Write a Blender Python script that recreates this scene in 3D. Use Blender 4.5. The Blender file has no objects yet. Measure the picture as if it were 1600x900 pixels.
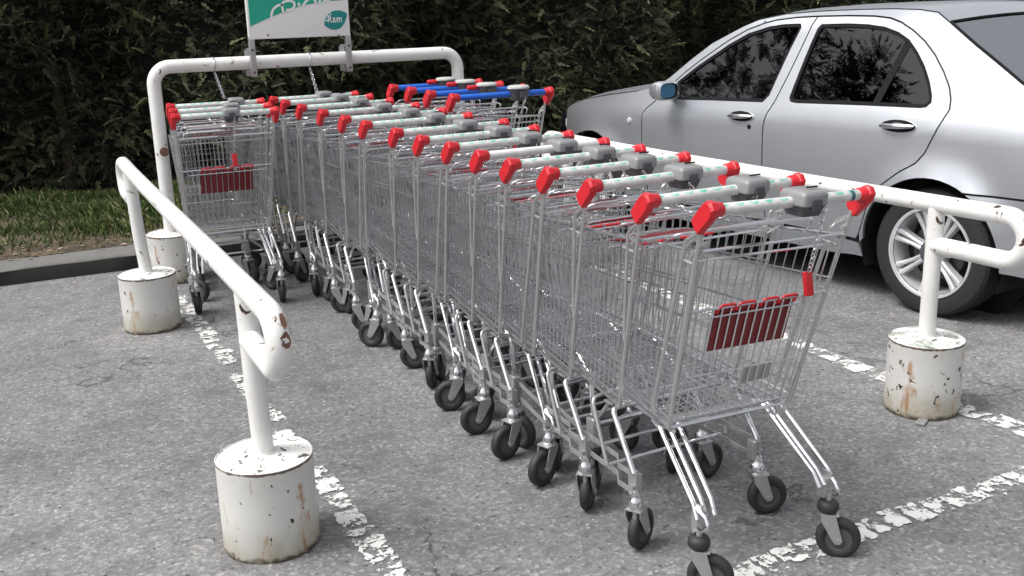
import bpy, bmesh, math, random
import numpy as np
from mathutils import Vector, Matrix
from mathutils.geometry import delaunay_2d_cdt

random.seed(7)
rng = np.random.default_rng(11)
SC = bpy.context.scene
COL = SC.collection
PI = math.pi

# ------------------------------------------------------------------ camera
CAM_H = 1.5506
YAW, PITCH, ROLL = math.radians(26.24), math.radians(15.357), math.radians(-1.668)
fwd = Vector((math.sin(YAW) * math.cos(PITCH), math.cos(YAW) * math.cos(PITCH), -math.sin(PITCH)))
r0 = Vector((math.cos(YAW), -math.sin(YAW), 0))
u0 = r0.cross(fwd)
rgt = r0 * math.cos(ROLL) + u0 * math.sin(ROLL)
upv = u0 * math.cos(ROLL) - r0 * math.sin(ROLL)
cd = bpy.data.cameras.new('camera')
cam = bpy.data.objects.new('camera', cd)
COL.objects.link(cam)
M = Matrix((rgt, upv, -fwd)).transposed().to_4x4()
M.translation = (0, 0, CAM_H)
cam.matrix_world = M
cd.sensor_width = 36
cd.lens = 1623.3 / 1600 * 36
cd.clip_start = 0.05
cd.clip_end = 800
SC.camera = cam

# ------------------------------------------------------------------ sky and sun (bright overcast)
SUN_EL, SUN_AZ = math.radians(58), math.radians(278)      # azimuth from +Y towards +X
w = bpy.data.worlds.new('World')
SC.world = w
w.use_nodes = True
nt = w.node_tree
nt.nodes.clear()
sky = nt.nodes.new('ShaderNodeTexSky')
sky.sky_type = 'NISHITA'
sky.sun_disc = False
sky.sun_elevation = SUN_EL
sky.sun_rotation = SUN_AZ
sky.air_density = 1.0
sky.dust_density = 7.0
hs = nt.nodes.new('ShaderNodeHueSaturation')
hs.inputs['Saturation'].default_value = 0.22              # thin white overcast, nearly neutral
bg = nt.nodes.new('ShaderNodeBackground')
bg.inputs['Strength'].default_value = 0.15
wo = nt.nodes.new('ShaderNodeOutputWorld')
nt.links.new(sky.outputs[0], hs.inputs['Color'])
nt.links.new(hs.outputs[0], bg.inputs['Color'])
nt.links.new(bg.outputs[0], wo.inputs['Surface'])
sl = bpy.data.lights.new('sun', 'SUN')
sl.energy = 0.9
sl.angle = math.radians(16)
sl.color = (1.0, 0.98, 0.955)
so = bpy.data.objects.new('sun', sl)
COL.objects.link(so)
sd = Vector((math.sin(SUN_AZ) * math.cos(SUN_EL), math.cos(SUN_AZ) * math.cos(SUN_EL), math.sin(SUN_EL)))
so.rotation_euler = sd.to_track_quat('Z', 'Y').to_euler()
SC.view_settings.view_transform = 'Standard'
SC.view_settings.look = 'None'
SC.view_settings.exposure = 0.58
SC.view_settings.gamma = 1.0
SC.cycles.max_bounces = 7
SC.cycles.transparent_max_bounces = 12

# ------------------------------------------------------------------ materials
def mat(name):
    m = bpy.data.materials.new(name)
    m.use_nodes = True
    n = m.node_tree
    b = n.nodes['Principled BSDF']
    return m, n, b

def nd(n, t, **kw):
    x = n.nodes.new('ShaderNode' + t)
    for k, v in kw.items():
        if k in ('inp',):
            for a, c in v.items():
                x.inputs[a].default_value = c
        else:
            setattr(x, k, v)
    return x

def tex(n, kind='Object'):
    return n.nodes.new('ShaderNodeTexCoord').outputs[kind]

def noise(n, co, scale, detail=4, rough=0.55, dist=0.0):
    x = nd(n, 'TexNoise', inp={'Scale': scale, 'Detail': detail, 'Roughness': rough, 'Distortion': dist})
    n.links.new(co, x.inputs['Vector'])
    return x.outputs['Fac']

def ramp(n, fac, stops):
    x = n.nodes.new('ShaderNodeValToRGB')
    e = x.color_ramp.elements
    while len(e) < len(stops):
        e.new(0.5)
    for i, (p, c) in enumerate(stops):
        e[i].position = p
        e[i].color = (c, c, c, 1) if isinstance(c, (int, float)) else (*c, 1)
    n.links.new(fac, x.inputs['Fac'])
    return x.outputs['Color']

def mix(n, fac, a, b, blend='MIX'):
    x = n.nodes.new('ShaderNodeMix')
    x.data_type = 'RGBA'
    x.blend_type = blend
    for sock, v in ((x.inputs[0], fac), (x.inputs[6], a), (x.inputs[7], b)):
        if hasattr(v, 'links') or hasattr(v, 'is_linked'):
            n.links.new(v, sock)
        elif isinstance(v, (int, float)):
            sock.default_value = v
        else:
            sock.default_value = (*v, 1)
    return x.outputs[2]

def math_(n, op, a, b=0.0):
    x = n.nodes.new('ShaderNodeMath')
    x.operation = op
    for i, v in enumerate((a, b)):
        if hasattr(v, 'is_linked'):
            n.links.new(v, x.inputs[i])
        else:
            x.inputs[i].default_value = v
    return x.outputs[0]

def bump(n, b, h, strength=0.3, dist=0.01):
    x = nd(n, 'Bump', inp={'Strength': strength, 'Distance': dist})
    n.links.new(h, x.inputs['Height'])
    n.links.new(x.outputs[0], b.inputs['Normal'])

def simple(name, col, rough=0.5, metal=0.0, vary=0.0, vscale=20, coat=0.0, spec=None, bmp=0.0):
    m, n, b = mat(name)
    b.inputs['Base Color'].default_value = (*col, 1)
    b.inputs['Roughness'].default_value = rough
    b.inputs['Metallic'].default_value = metal
    if coat:
        b.inputs['Coat Weight'].default_value = coat
        b.inputs['Coat Roughness'].default_value = 0.06
    if spec is not None:
        b.inputs['Specular IOR Level'].default_value = spec
    if vary:
        co = tex(n)
        f = noise(n, co, vscale, 5, 0.65)
        c = mix(n, f, tuple(max(0, x * (1 - vary)) for x in col), tuple(min(1, x * (1 + vary)) for x in col))
        n.links.new(c, b.inputs['Base Color'])
        r = n.nodes.new('ShaderNodeMapRange')
        r.inputs[3].default_value = max(0.02, rough - 0.12)
        r.inputs[4].default_value = min(1, rough + 0.12)
        n.links.new(f, r.inputs[0])
        n.links.new(r.outputs[0], b.inputs['Roughness'])
        if bmp:
            bump(n, b, f, bmp, 0.004)
    return m

def m_asphalt():
    m, n, b = mat('asphalt')
    co = tex(n)
    big = noise(n, co, 0.55, 5, 0.6)
    mid = noise(n, co, 6, 6, 0.7)
    fine = noise(n, co, 60, 4, 0.75)
    v = nd(n, 'TexVoronoi', inp={'Scale': 85.0})
    n.links.new(co, v.inputs['Vector'])
    st = nd(n, 'TexVoronoi', inp={'Scale': 55.0})
    n.links.new(co, st.inputs['Vector'])
    sep = n.nodes.new('ShaderNodeSeparateColor')
    n.links.new(v.outputs['Color'], sep.inputs[0])
    agg = ramp(n, sep.outputs[0], [(0.0, (0.105, 0.106, 0.112)), (0.30, (0.190, 0.192, 0.198)), (0.75, (0.285, 0.286, 0.288)), (1.0, (0.46, 0.46, 0.455))])
    c1 = mix(n, ramp(n, fine, [(0.35, 0.0), (0.7, 1.0)]), (0.165, 0.165, 0.168), agg)
    c2 = mix(n, ramp(n, big, [(0.35, 0.0), (0.66, 1.0)]), (0.70, 0.70, 0.715), (1.18, 1.17, 1.14))
    c3 = mix(n, 1.0, c1, c2, 'MULTIPLY')
    oil = nd(n, 'TexVoronoi', inp={'Scale': 0.9})
    wv = nd(n, 'TexNoise', inp={'Scale': 5.0, 'Detail': 5.0})
    n.links.new(co, wv.inputs['Vector'])
    av = n.nodes.new('ShaderNodeVectorMath')
    n.links.new(co, av.inputs[0])
    vs_ = n.nodes.new('ShaderNodeVectorMath')
    vs_.operation = 'SCALE'
    vs_.inputs[3].default_value = 0.22
    n.links.new(wv.outputs['Color'], vs_.inputs[0])
    n.links.new(vs_.outputs[0], av.inputs[1])
    n.links.new(av.outputs[0], oil.inputs['Vector'])
    c3 = mix(n, ramp(n, oil.outputs['Distance'], [(0.10, 0.55), (0.22, 0.0)]), c3, (0.085, 0.083, 0.08))
    c4 = mix(n, ramp(n, mid, [(0.36, 0.6), (0.50, 0.0)]), c3, (0.105, 0.104, 0.104))
    sep2 = n.nodes.new('ShaderNodeSeparateColor')
    n.links.new(st.outputs['Color'], sep2.inputs[0])
    spk = ramp(n, sep2.outputs[1], [(0.975, 0.0), (0.985, 1.0)])
    dd = ramp(n, st.outputs['Distance'], [(0.16, 1.0), (0.30, 0.0)])
    c5 = mix(n, math_(n, 'MULTIPLY', spk, dd), c4, (0.42, 0.41, 0.39))
    # damp stains and hairline cracks
    warp = noise(n, co, 1.7, 4, 0.6)
    crk = nd(n, 'TexVoronoi', feature='DISTANCE_TO_EDGE', inp={'Scale': 0.55})
    ad = n.nodes.new('ShaderNodeVectorMath')
    ad.operation = 'ADD'
    n.links.new(co, ad.inputs[0])
    nz = nd(n, 'TexNoise', inp={'Scale': 3.0, 'Detail': 6.0})
    n.links.new(co, nz.inputs['Vector'])
    n.links.new(nz.outputs['Color'], ad.inputs[1])
    n.links.new(ad.outputs[0], crk.inputs['Vector'])
    ck = math_(n, 'MULTIPLY', ramp(n, crk.outputs['Distance'], [(0.0, 0.8), (0.006, 0.0)]), ramp(n, warp, [(0.48, 0.0), (0.56, 1.0)]))
    pit = nd(n, 'TexVoronoi', inp={'Scale': 30.0})
    n.links.new(co, pit.inputs['Vector'])
    sep3 = n.nodes.new('ShaderNodeSeparateColor')
    n.links.new(pit.outputs['Color'], sep3.inputs[0])
    pk = math_(n, 'MULTIPLY', ramp(n, sep3.outputs[2], [(0.90, 0.0), (0.93, 1.0)]), ramp(n, pit.outputs['Distance'], [(0.10, 0.8), (0.24, 0.0)]))
    c5 = mix(n, pk, c5, (0.04, 0.04, 0.04))
    c6 = mix(n, ck, c5, (0.055, 0.055, 0.056))
    n.links.new(c6, b.inputs['Base Color'])
    b.inputs['Roughness'].default_value = 0.88
    b.inputs['Specular IOR Level'].default_value = 0.3
    h = math_(n, 'ADD', math_(n, 'MULTIPLY', v.outputs['Distance'], 0.6), math_(n, 'ADD', fine, math_(n, 'MULTIPLY', ck, -3.0)))
    bump(n, b, h, 0.55, 0.006)
    return m

def m_line():
    m, n, b = mat('worn_road_paint')
    co = tex(n)
    a = noise(n, co, 15, 7, 0.72)
    f = noise(n, co, 90, 4, 0.65)
    s = math_(n, 'ADD', math_(n, 'MULTIPLY', a, 0.75), math_(n, 'MULTIPLY', f, 0.25))
    al = ramp(n, s, [(0.475, 0.0), (0.50, 1.0)])
    c = mix(n, f, (0.50, 0.50, 0.485), (0.76, 0.76, 0.74))
    n.links.new(c, b.inputs['Base Color'])
    n.links.new(al, b.inputs['Alpha'])
    b.inputs['Roughness'].default_value = 0.7
    bump(n, b, f, 0.3, 0.003)
    return m

def m_white_paint(name, rust=0.0, chips=True, dirt=0.3):
    """thick white gloss paint on steel, chipped to rust"""
    m, n, b = mat(name)
    co = tex(n)
    a = noise(n, co, 17, 5, 0.6, 0.3)
    d = noise(n, co, 3.5, 5, 0.65)
    g = noise(n, co, 70, 3, 0.6)
    base = mix(n, ramp(n, d, [(0.35, 0.0), (0.7, 1.0)]), (0.70, 0.695, 0.675), (0.80, 0.80, 0.785))
    base = mix(n, ramp(n, a, [(0.56, 0.0), (0.72, dirt)]), base, (0.50, 0.48, 0.44))
    e = 0.685 - 0.035 * rust
    chip = ramp(n, noise(n, co, 21, 4, 0.5, 0.8), [(e, 0.0), (e + 0.012, 1.0)])
    rim = ramp(n, noise(n, co, 21, 4, 0.5, 0.8), [(e - 0.035, 0.0), (e, 0.55)])
    c = mix(n, rim, base, (0.40, 0.22, 0.10))
    c = mix(n, chip, c, (0.045, 0.028, 0.02))
    n.links.new(c, b.inputs['Base Color'])
    b.inputs['Roughness'].default_value = 0.38
    bump(n, b, math_(n, 'ADD', math_(n, 'MULTIPLY', chip, -1.0), math_(n, 'MULTIPLY', g, 0.25)), 0.35, 0.003)
    return m

def m_block(name, rust):
    """painted steel drum: rust bleeding below the rim and above the ground (object z 0 to 0.285)"""
    m, n, b = mat(name)
    co = tex(n)
    sp = n.nodes.new('ShaderNodeSeparateXYZ')
    n.links.new(co, sp.inputs[0])
    z = sp.outputs[2]
    mp = n.nodes.new('ShaderNodeMapping')
    mp.inputs['Scale'].default_value = (1, 1, 0.22)
    n.links.new(co, mp.inputs[0])
    streak = noise(n, mp.outputs[0], 26, 4, 0.55)
    patch = noise(n, co, 9, 5, 0.65, 0.6)
    spots = noise(n, co, 30, 4, 0.55, 0.5)
    d = noise(n, co, 5, 5, 0.6)
    base = mix(n, d, (0.54, 0.535, 0.51), (0.70, 0.695, 0.67))
    grime = ramp(n, math_(n, 'ADD', math_(n, 'MULTIPLY', z, -2.6), math_(n, 'MULTIPLY', patch, 0.75)), [(0.05, 0.0), (0.36, 0.8)])
    c = mix(n, grime, base, (0.40, 0.36, 0.26))
    top = ramp(n, math_(n, 'ADD', math_(n, 'MULTIPLY', z, 3.0), math_(n, 'MULTIPLY', streak, 0.9)), [(1.20, 0.0), (1.40, 0.35 + 0.3 * rust)])
    c = mix(n, top, c, (0.42, 0.27, 0.15))
    st = ramp(n, math_(n, 'ADD', streak, math_(n, 'MULTIPLY', patch, 0.5)), [(0.91 - 0.06 * rust, 0.0), (1.0 - 0.05 * rust, 0.75)])
    c = mix(n, st, c, (0.36, 0.17, 0.06))
    e = 0.715 - 0.085 * rust
    chip = ramp(n, spots, [(e, 0.0), (e + 0.012, 1.0)])
    c = mix(n, chip, c, (0.05, 0.028, 0.018))
    edge = ramp(n, math_(n, 'ADD', math_(n, 'MULTIPLY', math_(n, 'ABSOLUTE', math_(n, 'SUBTRACT', z, 0.281)), 40.0), math_(n, 'MULTIPLY', spots, 0.8)), [(0.50, 0.9), (0.66, 0.0)])
    c = mix(n, edge, c, (0.07, 0.035, 0.02))
    low = ramp(n, math_(n, 'ADD', math_(n, 'MULTIPLY', z, 17.0), spots), [(0.58, 0.95), (0.86, 0.0)])
    c = mix(n, low, c, (0.06, 0.04, 0.025))
    n.links.new(c, b.inputs['Base Color'])
    b.inputs['Roughness'].default_value = 0.55
    bump(n, b, math_(n, 'SUBTRACT', math_(n, 'MULTIPLY', patch, 0.5), chip), 0.4, 0.004)
    return m

def m_block_top(name, green=0.0):
    m, n, b = mat(name)
    co = tex(n)
    a = noise(n, co, 34, 5, 0.65, 0.5)
    p = noise(n, co, 12, 4, 0.6)
    c = mix(n, p, (0.66, 0.66, 0.64), (0.80, 0.80, 0.78))
    e = 0.59
    c = mix(n, ramp(n, a, [(e, 0.0), (e + 0.02, 1.0)]), c, (0.09, 0.075, 0.06))
    if green:
        c = mix(n, ramp(n, p, [(0.5, 0.0), (0.62, 0.8)]), c, (0.18, 0.23, 0.17))
    n.links.new(c, b.inputs['Base Color'])
    b.inputs['Roughness'].default_value = 0.7
    bump(n, b, a, 0.6, 0.008)
    return m

def m_foliage(name, dark, light, tip, trans=0.25):
    m, n, b = mat(name)
    at = n.nodes.new('ShaderNodeAttribute')
    at.attribute_name = 'tint'
    c = ramp(n, at.outputs['Fac'], [(0.0, dark), (0.6, light), (1.0, tip)])
    n.links.new(c, b.inputs['Base Color'])
    b.inputs['Roughness'].default_value = 0.55
    b.inputs['Specular IOR Level'].default_value = 0.35
    return m

MAT = {}
MAT['asphalt'] = m_asphalt()
MAT['line'] = m_line()
MAT['pipe'] = m_white_paint('white_pipe_paint', 0.0)
MAT['pipe_rusty'] = m_white_paint('chipped_white_pipe_paint', 0.9)
MAT['block'] = m_block('painted_drum', 0.5)
MAT['block_rusty'] = m_block('rusty_painted_drum', 1.0)
MAT['block_top'] = m_block_top('painted_concrete')
MAT['block_top_moss'] = m_block_top('mossy_painted_concrete', 1.0)
MAT['rust'] = simple('bare_rust', (0.17, 0.095, 0.06), 0.9, 0, 0.9, 70, bmp=0.5)
MAT['wire'] = simple('zinc_wire', (0.60, 0.61, 0.625), 0.20, 0.88, 0.25, 25)
MAT['tube'] = simple('zinc_tube', (0.56, 0.56, 0.56), 0.34, 0.8, 0.15, 25)
MAT['chrome'] = simple('chrome_tube', (0.80, 0.80, 0.82), 0.14, 1.0, 0.06, 30)
MAT['zinc'] = simple('zinc_plate', (0.44, 0.44, 0.445), 0.45, 0.7, 0.25, 40)
MAT['rubber'] = simple('black_rubber', (0.022, 0.022, 0.024), 0.6, 0, 0.4, 40)
MAT['hub'] = simple('grey_wheel_hub', (0.07, 0.07, 0.075), 0.5, 0, 0.3, 60)
MAT['red'] = simple('red_plastic', (0.56, 0.014, 0.024), 0.36, 0, 0.25, 22)
MAT['dark_red'] = simple('dark_red_panel', (0.17, 0.008, 0.013), 0.4, 0, 0.15, 20)
MAT['white_grip'] = simple('white_grip_plastic', (0.62, 0.62, 0.61), 0.32, 0, 0.3, 25)
MAT['blue_grip'] = simple('blue_grip_plastic', (0.010, 0.10, 0.50), 0.32, 0, 0.15, 25)
MAT['green_print'] = simple('green_print', (0.03, 0.42, 0.27), 0.4)
def m_grip():
    m, n, b = mat('printed_white_grip')
    sp = n.nodes.new('ShaderNodeSeparateXYZ')
    n.links.new(tex(n), sp.inputs[0])
    fx = math_(n, 'FRACT', math_(n, 'ADD', math_(n, 'MULTIPLY', sp.outputs[0], 1 / 0.046), 10.25))
    ex = math_(n, 'MULTIPLY', math_(n, 'SUBTRACT', fx, 0.5), 0.046 / 0.0155)
    an = math_(n, 'ARCTAN2', math_(n, 'SUBTRACT', sp.outputs[2], 1.05), math_(n, 'MULTIPLY', sp.outputs[1], -1.0))
    ey = math_(n, 'DIVIDE', math_(n, 'SUBTRACT', 1.22, an), 0.70)
    r2 = math_(n, 'ADD', math_(n, 'MULTIPLY', ex, ex), math_(n, 'MULTIPLY', ey, ey))
    k = math_(n, 'MULTIPLY', math_(n, 'LESS_THAN', r2, 1.0), math_(n, 'GREATER_THAN', ey, 0.0))
    wear = ramp(n, noise(n, tex(n), 60, 4, 0.6), [(0.35, 0.12), (0.6, 0.85)])
    c = mix(n, math_(n, 'MULTIPLY', k, wear), mix(n, ramp(n, noise(n, tex(n), 14, 5, 0.7), [(0.40, 0.0), (0.68, 0.75)]), (0.69, 0.69, 0.685), (0.38, 0.37, 0.355)), (0.03, 0.42, 0.27))
    n.links.new(c, b.inputs['Base Color'])
    b.inputs['Roughness'].default_value = 0.3
    return m
MAT['printed_grip'] = m_grip()
MAT['teal_print'] = simple('dark_teal_print', (0.02, 0.10, 0.13), 0.4)
MAT['lock'] = simple('grey_lock_plastic', (0.22, 0.222, 0.23), 0.40, 0, 0.15, 30)
MAT['lock_dark'] = simple('dark_lock_plastic', (0.06, 0.062, 0.07), 0.45, 0, 0.15, 30)
MAT['lock_lid'] = simple('pale_lock_lid', (0.45, 0.47, 0.45), 0.4, 0, 0.12, 30)
MAT['black'] = simple('black_gap', (0.006, 0.006, 0.007), 0.7)
MAT['sign_white'] = simple('sign_white', (0.80, 0.80, 0.79), 0.35, 0, 0.05, 12)
MAT['sign_green'] = simple('sign_green', (0.015, 0.36, 0.25), 0.35, 0, 0.12, 9)
MAT['sign_teal'] = simple('sign_teal', (0.01, 0.22, 0.21), 0.35, 0, 0.08, 9)
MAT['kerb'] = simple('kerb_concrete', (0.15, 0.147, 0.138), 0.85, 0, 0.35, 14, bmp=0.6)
MAT['kerb_face'] = simple('dark_kerb_face', (0.02, 0.019, 0.018), 0.9, 0, 0.5, 14, bmp=0.6)  # front face coloured much darker than the kerb top

def m_soil():
    m, n, b = mat('verge_soil')
    co = tex(n)
    a = noise(n, co, 5, 6, 0.7)
    f = noise(n, co, 45, 5, 0.7)
    c = mix(n, ramp(n, a, [(0.35, 0.0), (0.65, 1.0)]), (0.05, 0.042, 0.028), (0.15, 0.115, 0.075))
    c = mix(n, ramp(n, f, [(0.55, 0.0), (0.75, 0.7)]), c, (0.27, 0.21, 0.14))
    n.links.new(c, b.inputs['Base Color'])
    b.inputs['Roughness'].default_value = 0.95
    bump(n, b, f, 0.9, 0.02)
    return m
MAT['soil'] = m_soil()
MAT['hedge'] = m_foliage('cypress_foliage', (0.012, 0.015, 0.009), (0.085, 0.104, 0.047), (0.46, 0.48, 0.24))
MAT['grass'] = m_foliage('grass_blades', (0.030, 0.048, 0.013), (0.085, 0.135, 0.034), (0.34, 0.31, 0.15))
MAT['litter'] = m_foliage('dead_leaves', (0.07, 0.045, 0.028), (0.20, 0.14, 0.085), (0.50, 0.43, 0.34))
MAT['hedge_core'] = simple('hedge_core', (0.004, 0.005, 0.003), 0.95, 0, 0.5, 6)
MAT['bark'] = simple('bark', (0.05, 0.038, 0.028), 0.9, 0, 0.4, 25, bmp=0.8)

def m_carpaint():
    m, n, b = mat('silver_car_paint')
    co = tex(n)
    fl = noise(n, co, 900, 2, 0.5)
    dirt = noise(n, co, 2.2, 5, 0.6)
    c = mix(n, fl, (0.43, 0.45, 0.485), (0.56, 0.58, 0.615))
    c = mix(n, ramp(n, dirt, [(0.45, 0.0), (0.8, 0.25)]), c, (0.36, 0.355, 0.345))
    n.links.new(c, b.inputs['Base Color'])
    b.inputs['Metallic'].default_value = 0.72
    b.inputs['Roughness'].default_value = 0.36
    b.inputs['Coat Weight'].default_value = 0.35
    b.inputs['Coat Roughness'].default_value = 0.05
    return m
MAT['paint'] = m_carpaint()

def m_glass(name, tint, strength):
    m, n, b = mat(name)
    n.nodes.remove(b)
    out = n.nodes['Material Output']
    t = nd(n, 'BsdfTransparent')
    t.inputs[0].default_value = (*tint, 1)
    g = nd(n, 'BsdfGlossy')
    g.inputs['Roughness'].default_value = 0.015
    g.inputs[0].default_value = (0.95, 0.97, 1, 1)
    fr = nd(n, 'Fresnel')
    fr.inputs[0].default_value = strength
    mx = nd(n, 'MixShader')
    n.links.new(fr.outputs[0], mx.inputs[0])
    n.links.new(t.outputs[0], mx.inputs[1])
    n.links.new(g.outputs[0], mx.inputs[2])
    n.links.new(mx.outputs[0], out.inputs[0])
    return m
MAT['glass'] = m_glass('tinted_car_glass', (0.20, 0.23, 0.22), 1.5)
MAT['screen_glass'] = m_glass('rear_screen_glass', (0.45, 0.5, 0.5), 8.0)
MAT['mirror_glass'] = simple('blue_mirror_glass', (0.12, 0.32, 0.52), 0.05, 0.35, coat=1.0)
MAT['car_black'] = simple('black_trim', (0.010, 0.010, 0.012), 0.75, 0, 0.2, 30, spec=0.15)
MAT['interior'] = simple('dark_seat_cloth', (0.022, 0.023, 0.025), 0.85, 0, 0.3, 60)
MAT['alloy'] = simple('alloy_wheel', (0.80, 0.81, 0.83), 0.28, 0.6)
MAT['tyre'] = simple('tyre_rubber', (0.018, 0.018, 0.019), 0.75, 0, 0.4, 50, bmp=0.2)
MAT['brake'] = simple('brake_disc', (0.10, 0.095, 0.09), 0.5, 0.6, 0.3, 30)
MAT['lamp_red'] = simple('red_tail_lamp', (0.45, 0.01, 0.01), 0.12, 0, coat=1.0)
MAT['lamp_clear'] = simple('clear_lamp', (0.75, 0.77, 0.78), 0.08, 0.4, coat=1.0)

# ------------------------------------------------------------------ mesh helpers
class MB:
    def __init__(s):
        s.v, s.f, s.m = [], [], []

    def add(s, vs, fs, mi=0):
        o = len(s.v)
        s.v += [tuple(p) for p in vs]
        s.f += [tuple(i + o for i in f) for f in fs]
        s.m += [mi] * len(fs)
        return s

    def tube(s, pts, r, n=6, mi=0, closed=False, caps=True):
        P = [Vector(p) for p in pts]
        k = len(P)
        rs = r if isinstance(r, (list, tuple)) else [r] * k
        T = []
        for i in range(k):
            if closed:
                t = P[(i + 1) % k] - P[i - 1]
            else:
                t = P[min(i + 1, k - 1)] - P[max(i - 1, 0)]
            T.append(t.normalized() if t.length > 1e-9 else Vector((0, 0, 1)))
        up = Vector((0, 0, 1)) if abs(T[0].z) < 0.9 else Vector((1, 0, 0))
        a = (up - T[0] * up.dot(T[0])).normalized()
        vs = []
        for i in range(k):
            a = a - T[i] * a.dot(T[i])
            a.normalize()
            b = T[i].cross(a)
            for j in range(n):
                t = 2 * PI * (j + 0.5) / n
                vs.append(P[i] + (a * math.cos(t) + b * math.sin(t)) * rs[i])
        fs = []
        for i in range(k if closed else k - 1):
            i2 = (i + 1) % k
            for j in range(n):
                j2 = (j + 1) % n
                fs.append((i * n + j, i * n + j2, i2 * n + j2, i2 * n + j))
        if caps and not closed:
            fs.append(tuple(reversed(range(n))))
            fs.append(tuple((k - 1) * n + j for j in range(n)))
        return s.add(vs, fs, mi)

    def box(s, c, d, mi=0, rot=None, bevel=0.0):
        bm = bmesh.new()
        bmesh.ops.create_cube(bm, size=1)
        bmesh.ops.scale(bm, vec=d, verts=bm.verts)
        if bevel:
            bmesh.ops.bevel(bm, geom=list(bm.edges), offset=bevel, segments=2, profile=0.6, affect='EDGES')
        R = (rot.to_3x3() if rot is not None else Matrix.Identity(3))
        bm.verts.ensure_lookup_table()
        vs = [R @ v.co + Vector(c) for v in bm.verts]
        fs = [[v.index for v in f.verts] for f in bm.faces]
        bm.free()
        return s.add(vs, fs, mi)

    def lathe(s, prof, n=24, mi=0, M=None, cap0=True, cap1=True):
        """profile of (r, z) turned round local z"""
        vs, fs = [], []
        k = len(prof)
        for r, z in prof:
            for j in range(n):
                t = 2 * PI * j / n
                p = Vector((r * math.cos(t), r * math.sin(t), z))
                vs.append(M @ p if M is not None else p)
        for i in range(k - 1):
            for j in range(n):
                j2 = (j + 1) % n
                fs.append((i * n + j, i * n + j2, (i + 1) * n + j2, (i + 1) * n + j))
        if cap0 and prof[0][0] > 1e-6:
            fs.append(tuple(reversed(range(n))))
        if cap1 and prof[-1][0] > 1e-6:
            fs.append(tuple((k - 1) * n + j for j in range(n)))
        return s.add(vs, fs, mi)

    def prism(s, poly, h0, h1, fn, mi=0):
        """polygon (a, b) extruded from h0 to h1; fn(a, b, h) -> 3D"""
        n = len(poly)
        vs = [fn(a, b, h0) for a, b in poly] + [fn(a, b, h1) for a, b in poly]
        fs = [tuple(reversed(range(n))), tuple(range(n, 2 * n))]
        fs += [(i, (i + 1) % n, n + (i + 1) % n, n + i) for i in range(n)]
        return s.add(vs, fs, mi)

    def mesh(s, name, mats, smooth=True, angle=42, fixn=True):
        me = bpy.data.meshes.new(name)
        me.from_pydata(s.v, [], s.f)
        for m in mats:
            me.materials.append(MAT[m] if isinstance(m, str) else m)
        me.polygons.foreach_set('material_index', s.m)
        if fixn:
            bm = bmesh.new()
            bm.from_mesh(me)
            bmesh.ops.recalc_face_normals(bm, faces=bm.faces)
            bm.to_mesh(me)
            bm.free()
        if smooth:
            me.shade_smooth()
            me.set_sharp_from_angle(angle=math.radians(angle))
        me.update()
        return me

def put(name, me, parent=None, loc=None, rot=None):
    o = bpy.data.objects.new(name, me)
    COL.objects.link(o)
    if parent is not None:
        o.parent = parent
    if loc is not None:
        o.location = loc
    if rot is not None:
        o.rotation_euler = rot
    return o

def thing(name, label, cat, loc=(0, 0, 0), rz=0.0, group=None):
    o = put(name, None, None, loc, (0, 0, rz))
    o.empty_display_size = 0.1
    return tag(o, label, cat, group)

def tag(o, label, cat, group=None):
    o['label'] = label
    o['category'] = cat
    if group:
        o['group'] = group
    return o

def struct(o, label=None):
    o['kind'] = 'structure'
    if label:
        o['label'] = label
    return o

def fillet(pts, r, n=6):
    """polyline with its inner corners rounded"""
    P = [Vector(p) for p in pts]
    out = [P[0]]
    for i in range(1, len(P) - 1):
        a, b, c = P[i - 1], P[i], P[i + 1]
        d1, d2 = (a - b).normalized(), (c - b).normalized()
        ang = d1.angle(d2)
        if abs(ang - PI) < 1e-3:
            out.append(b)
            continue
        rr = r[i - 1] if isinstance(r, (list, tuple)) else r
        t = min(rr / math.tan(ang / 2), (a - b).length * 0.49, (c - b).length * 0.49)
        rr = t * math.tan(ang / 2)
        bis = (d1 + d2).normalized()
        ce = b + bis * (rr / math.sin(ang / 2))
        s0, s1 = b + d1 * t - ce, b + d2 * t - ce
        for k in range(n + 1):
            f = k / n
            tot = s0.angle(s1)
            v = (s0 * math.sin((1 - f) * tot) + s1 * math.sin(f * tot)) / math.sin(tot)
            out.append(ce + v)
    out.append(P[-1])
    return out

def chain_pts(a, b, sag, n):
    a, b = Vector(a), Vector(b)
    return [a.lerp(b, i / n) + Vector((0, 0, -sag * 4 * (i / n) * (1 - i / n))) for i in range(n + 1)]

def add_chain(mb, a, b, sag=0.0, link=0.017, r=0.0019, mi=0):
    L = (Vector(b) - Vector(a)).length * (1 + 2.6 * (sag / max(0.01, (Vector(b) - Vector(a)).length)) ** 2)
    n = max(2, int(L / link))
    P = chain_pts(a, b, sag, n)
    for i in range(n):
        p, q = P[i], P[i + 1]
        d = (q - p).normalized()
        s = Vector((1, 0, 0)) if i % 2 else Vector((0, 1, 0))
        s = s - d * s.dot(d)
        if s.length < 0.2:
            s = Vector((0, 0, 1)) - d * d.z
        s.normalize()
        c = (p + q) / 2
        hl, hw = link * 0.66, link * 0.33
        ring = [c + d * (math.cos(t) * hl) + s * (math.sin(t) * hw) for t in [2 * PI * k / 8 for k in range(8)]]
        mb.tube(ring, r, 4, mi, closed=True)

# ------------------------------------------------------------------ the ground, verge, kerb
g = MB()
g.add([(-80, -60, 0), (120, -60, 0), (120, 6.76, 0), (-80, 6.76, 0)], [(0, 1, 2, 3)])
struct(put('asphalt_ground', g.mesh('asphalt_ground', ['asphalt'], smooth=False)), 'grey worn asphalt of the car park')

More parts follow.
